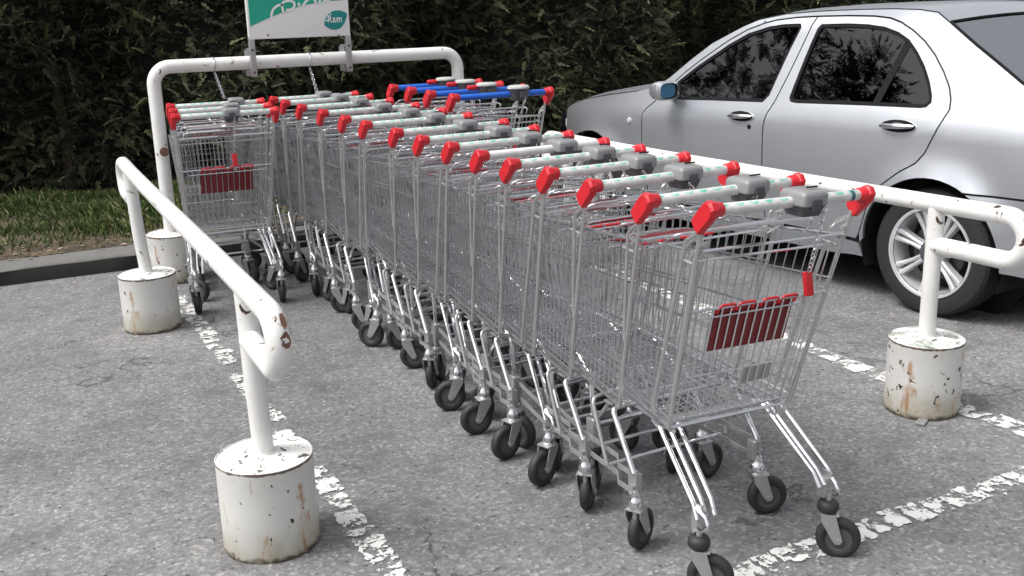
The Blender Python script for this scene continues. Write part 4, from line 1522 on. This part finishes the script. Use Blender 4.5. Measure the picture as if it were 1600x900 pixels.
rcut = [(0.43, 0.315), (0.40, 0.355), (0.384, 0.385), (0.364, 0.44), (0.345, 0.502), (0.278, 0.617), (0.176, 0.699), (0.096, 0.748), (0.056, 0.80), (0.003, 0.922), (-0.026, 1.009), (-0.015, 1.055), (0.012, 1.107), (0.068, 1.175), (0.144, 1.251), (0.224, 1.313), (0.31, 1.364), (0.393, 1.401), (0.47, 1.421), (0.575, 1.431), (0.737, 1.434)]
ftop = [(0.942, 1.432), (1.08, 1.427), (1.225, 1.413), (1.30, 1.396), (1.41, 1.362), (1.54, 1.298), (1.71, 1.188), (1.82, 1.108), (1.93, 1.010)]
fdoor = bcut[::-1] + ftop[1:] + fcut
rdoor = rcut + bcut
roof_l = [(2.02, 1.030), (1.946, 1.072), (1.796, 1.192), (1.668, 1.283), (1.464, 1.378), (1.35, 1.418), (1.176, 1.447), (0.945, 1.460), (0.70, 1.466), (0.50, 1.467), (0.34, 1.462), (0.22, 1.448)]
side = [(1.98, 0.955)] + roof_l + [(0.125, 1.403), (-0.05, 1.300), (-0.205, 1.214), (-0.329, 1.143), (-0.44, 1.086), (-0.53, 1.053), (-0.70, 1.028), (-0.96, 0.985), (-0.985, 0.88), (-0.985, 0.646), (-0.60, 0.642)] + \
        arc(AR[0], 0.368, 119, 2, 18) + [(0.400, 0.30)] + rcut[1:] + ftop
rbump = [(-0.60, 0.638), (-0.985, 0.642), (-0.990, 0.60), (-0.990, 0.45), (-0.980, 0.30), (-0.60, 0.265), (-0.385, 0.285)] + arc(AR[0], 0.368, 185, 120, 10)
sill = [(0.41, 0.300), (0.375, 0.225), (0.60, 0.205), (1.6, 0.200), (2.21, 0.215), (2.225, 0.305), (1.6, 0.308), (0.9, 0.306)]
ffend = [(2.035, 0.312), (2.228, 0.31)] + arc(AR[1], 0.378, 178, 28, 18) + [(3.05, 0.52), (3.33, 0.54), (3.385, 0.60), (3.38, 0.70), (3.30, 0.785), (3.12, 0.832), (2.823, 0.893), (2.505, 0.942), (2.216, 0.980), (2.03, 1.022), (1.985, 0.955), (2.002, 0.930)] + fcut[1:-1]
fbump = [(2.925, 0.482), (3.05, 0.515), (3.33, 0.535), (3.40, 0.48), (3.40, 0.30), (3.30, 0.22), (3.0, 0.205)] + arc(AR[1], 0.378, -14, 25, 8)[0:]

panel('front_door', fdoor, ['paint'], [offset_poly(fglass, -0.010)])
panel('rear_door', rdoor, ['paint'], [offset_poly(rglass, -0.008)])
panel('body_side', side, ['paint'])
panel('front_wing', ffend, ['paint'])
panel('rear_bumper', rbump, ['paint'])
panel('front_bumper', fbump, ['paint'])
panel('sill_panel', sill, ['paint'])
# window rubber frames and panes
panel('window_seal', offset_poly(fglass, -0.011), ['car_black'], [offset_poly(fglass, 0.008)], gap=0, off=0.004, skirt=0.02, grid=0.2)
panel('window_seal', offset_poly(rglass, -0.009), ['car_black'], [offset_poly(rglass, 0.010)], gap=0, off=0.004, skirt=0.02, grid=0.2)
panel('front_window', offset_poly(fglass, -0.004), ['glass'], gap=0, off=0.012, skirt=0, grid=0.07)
panel('rear_window', offset_poly(rglass, -0.004), ['glass'], gap=0, off=0.012, skirt=0, grid=0.07)
dv = [(0.335, 1.325), (0.302, 1.300), (0.372, 1.01), (0.415, 1.008)]
panel('window_divider', dv, ['car_black'], gap=0, off=0.009, skirt=0.01, grid=0.2)
# dark inner shell seen through the shut lines
shell_out = [(2.03, 0.99), (1.796, 1.165), (1.668, 1.255), (1.464, 1.35), (1.35, 1.395), (0.945, 1.440), (0.34, 1.435), (0.14, 1.385), (-0.05, 1.28), (-0.329, 1.12), (-0.55, 1.03), (-0.95, 0.97), (-0.97, 0.45), (-0.60, 0.30)] + arc(AR[0], 0.385, 183, -2, 16) + [(0.40, 0.24), (2.20, 0.24)] + arc(AR[1], 0.385, 182, 2, 16) + [(3.2, 0.33), (3.34, 0.5), (3.34, 0.72), (2.823, 0.87), (2.216, 0.96)]
panel('inner_shell', shell_out, ['black'], [offset_poly(fglass, -0.02), offset_poly(rglass, -0.02)], gap=0.0, off=0.018, skirt=0)

def loft(name, edge, mats, crown_v, crown_z, N=14, inset=0.0, p=2.2, parent=None, drop=0.0):
    """panel across the car from a left edge curve (v, z) to its mirror image"""
    mb = MB()
    k = len(edge)
    vs = []
    for q, (v, z) in enumerate(edge):
        ue = S(v, z, False) + inset
        cv = crown_v if not isinstance(crown_v, tuple) else crown_v[0] + (crown_v[1] - crown_v[0]) * q / (k - 1)
        for i in range(N + 1):
            t = -1 + 2 * i / N
            c = 1 - abs(t) ** p
            vs.append((HWID + (HWID - ue) * t, v + cv * c, z + crown_z * c - drop))
    fs = [(a * (N + 1) + i, a * (N + 1) + i + 1, (a + 1) * (N + 1) + i + 1, (a + 1) * (N + 1) + i) for a in range(k - 1) for i in range(N)]
    mb.add(vs, fs)
    return put(name, mb.mesh(name, mats, angle=50), parent or car)

loft('roof_panel', [(1.40, 1.402), (1.35, 1.419), (1.176, 1.448), (0.945, 1.461), (0.70, 1.467), (0.50, 1.468), (0.34, 1.463), (0.22, 1.449), (0.125, 1.405)], ['paint'], (0.06, -0.05), 0.026, 18, 0.0, 2.4)
loft('bonnet', [(3.36, 0.735), (3.30, 0.783), (3.12, 0.834), (2.823, 0.894), (2.505, 0.944), (2.216, 0.981), (2.06, 1.008)], ['paint'], 0.05, 0.045, 18, 0.0, 2.6)
loft('windscreen', [(2.05, 1.005), (1.946, 1.068), (1.796, 1.187), (1.668, 1.277), (1.464, 1.372), (1.37, 1.408)], ['glass'], 0.09, 0.02, 14, 0.035, 2.0, drop=0.008)
SCR = [(0.118, 1.400), (-0.05, 1.301), (-0.205, 1.215), (-0.329, 1.144), (-0.44, 1.087), (-0.525, 1.054)]
loft('rear_screen', SCR, ['screen_glass'], (-0.05, -0.06), 0.026, 18, 0.006, 2.4)
# dark painted border of the rear screen and the C pillar fillet under it
mb = MB()                                                   # black printed border behind the edge of the glass
def scr_pt(q, t, dz=-0.006):
    v, z = SCR[q]
    ue = S(v, z, False) + 0.006
    c = 1 - abs(t) ** 2.4
    return (HWID + (HWID - ue) * t, v + (-0.05 - 0.01 * q / 5) * c, z + 0.026 * c + dz)
for s_ in (-1, 1):
    vs = [scr_pt(q, s_ * t) for q in range(6) for t in (1.0, 0.95, 0.90)]
    mb.add(vs, [(q * 3 + i, q * 3 + i + 1, q * 3 + i + 4, q * 3 + i + 3) for q in range(5) for i in range(2)])
put('screen_border', mb.mesh('screen_border', ['car_black']), car)
mb = MB()
tt_ = [-0.9 + 1.8 * i / 16 for i in range(17)]
mb.add([tuple(Vector(scr_pt(0, t)) * (1 - f) + Vector(scr_pt(1, t)) * f) for t in tt_ for f in (0.0, 0.35)], [(2 * i, 2 * i + 1, 2 * i + 3, 2 * i + 2) for i in range(16)])
put('screen_border', mb.mesh('screen_border', ['car_black']), car)
for s_ in (-1, 1):
    mb = MB()
    mb.tube([Vector(scr_pt(q, s_ * 1.002, 0.002)) for q in range(6)], 0.006, 6)
    put('screen_seal', mb.mesh('screen_seal', ['car_black']), car)
mb = MB()
mb.tube([Vector(scr_pt(0, t, 0.003)) for t in [-1 + 2 * i / 20 for i in range(21)]], 0.007, 6)
put('screen_seal', mb.mesh('screen_seal', ['car_black']), car)
loft('boot_lid', [(-0.525, 1.052), (-0.70, 1.029), (-0.95, 0.989), (-0.982, 0.955), (-0.984, 0.80), (-0.984, 0.662)], ['paint'], -0.06, 0.025, 14, 0.0, 2.2)
def end_face(name, v, z0, z1, mats, cv, inset=0.0, dz=0.0, u0=None, u1=None):
    mb = MB()
    N = 16
    vs = []
    for j in range(5):
        z = z0 + (z1 - z0) * j / 4
        ue = S(v, z, False) + inset if u0 is None else u0
        uf = 2 * HWID - ue if u1 is None else u1
        for i in range(N + 1):
            u = ue + (uf - ue) * i / N
            t = (u - HWID) / HWID
            vs.append((u, v + cv * (1 - abs(t) ** 2.2) + dz * math.sin(PI * j / 4), z))
    fs = [(a * (N + 1) + i, a * (N + 1) + i + 1, (a + 1) * (N + 1) + i + 1, (a + 1) * (N + 1) + i) for a in range(4) for i in range(N)]
    mb.add(vs, fs)
    return put(name, mb.mesh(name, mats, angle=50), car)
end_face('rear_bumper', -0.984, 0.28, 0.655, ['paint'], -0.095, -0.004, -0.018)
end_face('front_bumper', 3.395, 0.22, 0.54, ['paint'], 0.10, 0.0, 0.02)
end_face('grille', 3.385, 0.54, 0.74, ['car_black'], 0.075)
for s in (0, 1):
    mb = MB()
    u = 0.40 if s == 0 else 2 * HWID - 0.40
    mb.lathe([(0.085, 0.0), (0.08, 0.03), (0.05, 0.05), (0.0, 0.058)], 18, 0, Matrix.Translation((u + (0.10 if s == 0 else -0.10), 3.385, 0.655)) @ Matrix.Rotation(-PI / 2, 4, 'X'))
    put('headlight', mb.mesh('headlight', ['lamp_clear']), car)
    a, b = (0.19, 0.40) if s == 0 else (2 * HWID - 0.40, 2 * HWID - 0.19)
    end_face('tail_light', -0.984, 0.72, 0.87, ['lamp_red'], -0.068, dz=-0.014, u0=a, u1=b)
    end_face('reverse_lamp', -0.984, 0.688, 0.716, ['lamp_clear'], -0.068, dz=-0.010, u0=a, u1=b)
mb = MB()
mb.box((HWID, 1.2, 0.26), (1.45, 3.9, 0.10), 0)
mb.box((HWID, 0.0, 0.55), (1.05, 0.80, 0.50), 0)
mb.box((HWID, 2.60, 0.50), (1.05, 0.80, 0.50), 0)
put('underbody', mb.mesh('underbody', ['black'], smooth=False), car)
for (av, az) in AR:
    for s in (0, 1):
        mb = MB()
        vs, fs = [], []
        for i in range(21):
            a = math.radians(-20 + 220 * i / 20)
            for u in (0.012, 0.30):
                uu = u if s == 0 else 2 * HWID - u
                vs.append((uu, av + 0.385 * math.cos(a), az + 0.385 * math.sin(a)))
        fs = [(2 * i, 2 * i + 1, 2 * i + 3, 2 * i + 2) for i in range(20)]
        vs2 = [(0.30 if s == 0 else 2 * HWID - 0.30, av + 0.385 * math.cos(2 * PI * i / 24), az + 0.385 * math.sin(2 * PI * i / 24)) for i in range(24)]
        mb.add(vs, fs)
        mb.add(vs2, [tuple(range(24))])
        put('wheel_arch_liner', mb.mesh('wheel_arch_liner', ['black']), car)

# wheels
def tyre_mesh():
    mb = MB()
    prof = [(0.205, -0.085), (0.222, -0.094), (0.262, -0.100), (0.298, -0.092), (0.312, -0.078), (0.3155, -0.055), (0.316, -0.03), (0.311, -0.027), (0.311, -0.021), (0.316, -0.018), (0.316, 0.018), (0.311, 0.021), (0.311, 0.027), (0.316, 0.03), (0.3155, 0.055), (0.312, 0.078), (0.298, 0.092), (0.262, 0.100), (0.222, 0.094), (0.205, 0.085)]
    mb.lathe(prof, 56, 0, Matrix.Rotation(-PI / 2, 4, 'Y'), False, False)
    return mb.mesh('tyre', ['tyre'], angle=30)
def rim_mesh():
    """outer side towards -x"""
    mb = MB()
    Rm = Matrix.Rotation(-PI / 2, 4, 'Y')
    mb.lathe([(0.214, -0.08), (0.222, 0.072), (0.228, 0.092), (0.224, 0.101), (0.214, 0.099), (0.206, 0.082), (0.200, 0.05), (0.196, -0.06)], 56, 0, Rm, False, False)
    mb.lathe([(0.0, 0.078), (0.052, 0.076), (0.064, 0.068), (0.068, 0.03), (0.068, -0.02)], 28, 0, Rm)
    for k in range(7):
        for dd in (-0.115, 0.115):
            a = 2 * PI * k / 7 + 0.20
            vs, fs = [], []
            for (r, wd, xo, xi, sp) in ((0.055, 0.013, -0.074, -0.035, 0.9), (0.12, 0.011, -0.072, -0.035, 1.0), (0.18, 0.013, -0.080, -0.035, 1.02), (0.214, 0.016, -0.090, -0.035, 1.05)):
                aa = a + dd * (0.55 + 0.45 * sp) * (0.9 if r > 0.1 else 1.6)
                cy_, cz_ = math.cos(aa), math.sin(aa)
                ty, tz = -cz_, cy_
                for (q, x) in ((-1, xi), (-0.8, xo + 0.004), (0, xo), (0.8, xo + 0.004), (1, xi)):
                    vs.append((x, cy_ * r + ty * wd * q, cz_ * r + tz * wd * q))
            for i in range(3):
                for j in range(4):
                    fs.append((i * 5 + j, i * 5 + j + 1, (i + 1) * 5 + j + 1, (i + 1) * 5 + j))
            mb.add(vs, fs)
    return mb.mesh('rim', ['alloy'], angle=40)
def cap_badge_mesh():
    mb = MB()
    Rm = Matrix.Rotation(-PI / 2, 4, 'Y')
    mb.lathe([(0.058, 0.070), (0.060, 0.082), (0.050, 0.088), (0.0, 0.090)], 28, 0, Rm)
    mb.tube([(-0.091, 0.024 * math.cos(t), 0.024 * math.sin(t)) for t in [2 * PI * k / 18 for k in range(18)]], 0.0032, 5, 1, closed=True)
    mb.prism([(-0.011, 0.014), (0.011, 0.014), (0.010, -0.004), (0.0, -0.015), (-0.010, -0.004)], -0.089, -0.094, lambda a, b, h: (h, a, b), 1)
    return mb.mesh('hub_cap', ['hub', 'alloy'])
def disc_mesh():
    mb = MB()
    mb.lathe([(0.14, -0.012), (0.14, 0.012), (0.06, 0.013), (0.0, 0.02)], 30, 0, Matrix.Rotation(-PI / 2, 4, 'Y'))
    mb.lathe([(0.198, -0.06), (0.198, -0.055), (0.0, -0.055)], 30, 1, Matrix.Rotation(-PI / 2, 4, 'Y'))
    return mb.mesh('brake_disc', ['brake', 'black'])
ty, rm_, hb, bd_ = tyre_mesh(), rim_mesh(), cap_badge_mesh(), disc_mesh()
for (av, az) in AR:
    for s in (0, 1):
        wl = put('wheel', None, car, (0.115 if s == 0 else 2 * HWID - 0.115, av, 0.316), (0.12, 0, 0 if s == 0 else PI))
        put('tyre', ty, wl)
        put('rim', rm_, wl)
        put('hub_cap', hb, wl)
        put('brake_disc', bd_, wl)

# door handles in their dished recesses, lock, side repeater
def door_handle(v, z, wd, hgt, name='door_handle'):
    for s in (0, 1):
        mb = MB()
        n = 20
        vs = []
        def q(a, b, d):
            u = S(v + a, z + b) + d
            return (u if s == 0 else 2 * HWID - u, v + a, z + b)
        ring = [[q(wd * k * math.cos(2 * PI * j / n), hgt * k * math.sin(2 * PI * j / n), d) for j in range(n)] for k, d in ((1.0, -0.0015), (0.93, -0.003), (0.86, -0.001), (0.6, -0.0005))]
        vs = [p for r in ring for p in r] + [q(0, 0, -0.0005)]
        fs = [(k * n + j, k * n + (j + 1) % n, (k + 1) * n + (j + 1) % n, (k + 1) * n + j) for k in range(3) for j in range(n)]
        fs += [(3 * n + j, 3 * n + (j + 1) % n, 4 * n) for j in range(n)]
        o = len(mb.m)
        mb.add(vs, fs)
        for i in range(len(fs)):
            if i >= n:
                mb.m[o + i] = 1
        pts = [q(-wd * 0.88 + wd * 1.76 * t, hgt * (0.18 - 0.3 * t), -0.010 - 0.016 * math.sin(PI * t)) for t in [i / 8 for i in range(9)]]
        mb.tube(pts, [0.008, 0.010, 0.012, 0.013, 0.013, 0.013, 0.013, 0.012, 0.009], 10, 2)
        put(name, mb.mesh(name, ['paint', 'car_black', 'chrome']), car)
door_handle(1.246, 0.893, 0.098, 0.030)
door_handle(0.217, 0.917, 0.106, 0.032)
mb = MB()
u = S(1.176, 0.838)
mb.lathe([(0.014, 0.0), (0.013, 0.004), (0.005, 0.005)], 12, 0, Matrix.Translation((u, 1.176, 0.838)) @ Matrix.Rotation(-PI / 2, 4, 'Y'))
put('door_lock', mb.mesh('door_lock', ['car_black']), car)
for s in (0, 1):
    mb = MB()
    u = S(2.202, 0.80)
    mb.lathe([(0.020, 0.0), (0.016, 0.010), (0.0, 0.014)], 12, 0, Matrix.Translation((u if s == 0 else 2 * HWID - u, 2.202, 0.80)) @ Matrix.Rotation(-PI / 2 if s == 0 else PI / 2, 4, 'Y'))
    put('side_repeater', mb.mesh('side_repeater', ['lamp_clear']), car)
# mirrors
for s in (0, 1):
    mb = MB()
    g_ = 1 if s == 0 else -1
    base = (-0.075 if s == 0 else 2 * HWID + 0.075)
    secs = [(-0.055, 0.070, 0.046), (-0.035, 0.090, 0.058), (0.015, 0.085, 0.054), (0.05, 0.065, 0.042), (0.07, 0.030, 0.020)]
    n = 22
    vs, fs = [], []
    for dv_, aw, ah in secs:
        for j in range(n):
            t = 2 * PI * j / n
            c, sn = math.cos(t), math.sin(t)
            vs.append((base + aw * math.copysign(abs(c) ** 0.6, c) + g_ * 0.0, 1.80 + dv_, 1.015 + ah * math.copysign(abs(sn) ** 0.6, sn)))
    for i in range(4):
        for j in range(n):
            fs.append((i * n + j, i * n + (j + 1) % n, (i + 1) * n + (j + 1) % n, (i + 1) * n + j))
    fs.append(tuple(4 * n + j for j in range(n)))
    mb.add(vs, fs)
    mb.tube([(base + g_ * 0.03, 1.82, 0.985), (base + g_ * 0.155, 1.84, 0.968)], [0.024, 0.032], 10)
    mr = put('door_mirror', mb.mesh('door_mirror', ['paint']), car)
    mb = MB()
    vs = [(base + 0.062 * math.copysign(abs(math.cos(2 * PI * j / n)) ** 0.6, math.cos(2 * PI * j / n)), 1.758, 1.015 + 0.040 * math.copysign(abs(math.sin(2 * PI * j / n)) ** 0.6, math.sin(2 * PI * j / n))) for j in range(n)]
    mb.add(vs, [tuple(range(n))])
    vs = [(base + 0.071 * math.copysign(abs(math.cos(2 * PI * j / n)) ** 0.6, math.cos(2 * PI * j / n)), 1.7605, 1.015 + 0.047 * math.copysign(abs(math.sin(2 * PI * j / n)) ** 0.6, math.sin(2 * PI * j / n))) for j in range(n)]
    mb.add(vs, [tuple(range(n))], 1)
    put('mirror_glass', mb.mesh('mirror_glass', ['mirror_glass', 'car_black']), mr)
# interior
def seat(name, u, v, wd, heads):
    mb = MB()
    mb.box((u, v + 0.22, 0.50), (wd, 0.52, 0.18), 0, Matrix.Rotation(0.1, 4, 'X'), 0.05)
    mb.box((u, v - 0.06, 0.80), (wd, 0.15, 0.62), 0, Matrix.Rotation(0.28, 4, 'X'), 0.06)
    o = put(name, mb.mesh(name, ['interior']), car)
    for hu in heads:
        hb_ = MB()
        hz_ = 1.205 if name == 'front_seat' else 1.13
        hb_.box((hu, v - 0.17, hz_), (0.25, 0.10, 0.17), 0, Matrix.Rotation(0.15, 4, 'X'), 0.04)
        hb_.tube([(hu - 0.05, v - 0.14, 1.06), (hu - 0.05, v - 0.16, hz_ - 0.03)], 0.006, 6)
        hb_.tube([(hu + 0.05, v - 0.14, 1.06), (hu + 0.05, v - 0.16, hz_ - 0.03)], 0.006, 6)
        put('headrest', hb_.mesh('headrest', ['interior']), o)
seat('front_seat', 0.48, 0.95, 0.50, [0.48])
seat('front_seat', 2 * HWID - 0.48, 0.95, 0.50, [2 * HWID - 0.48])
seat('rear_seat', HWID, 0.24, 1.30, [0.50, 2 * HWID - 0.50])
mb = MB()
mb.tube([(0.48 + 0.185 * math.cos(t), 1.52 + 0.075 * math.sin(t), 0.985 + 0.165 * math.sin(t)) for t in [2 * PI * k / 30 for k in range(30)]], 0.016, 8, closed=True)
mb.tube([(0.30, 1.52, 0.985), (0.66, 1.52, 0.985)], 0.02, 8)
mb.tube([(0.48, 1.52, 0.985), (0.48, 1.85, 0.86)], [0.055, 0.035], 10)
put('steering_wheel', mb.mesh('steering_wheel', ['interior']), car)
mb = MB()
mb.box((HWID, 1.92, 0.83), (1.42, 0.42, 0.26), 0, None, 0.07)
put('dashboard', mb.mesh('dashboard', ['interior']), car)
mb = MB()
mb.box((HWID, -0.30, 0.985), (1.28, 0.48, 0.03), 0, None, 0.01)
mb.box((HWID, 0.6, 0.32), (1.45, 3.0, 0.03), 0)
mb.box((HWID, 0.78, 1.432), (1.0, 0.86, 0.012), 0)
put('cabin_trim', mb.mesh('cabin_trim', ['interior']), car)
mb = MB()
mb.tube([(HWID - 0.62, 1.30, 1.40), (HWID - 0.05, 1.42, 1.435)], 0.01, 6)
mb.box((HWID, 1.42, 1.36), (0.22, 0.03, 0.06), 0, None, 0.015)
put('inner_mirror', mb.mesh('inner_mirror', ['car_black']), car)
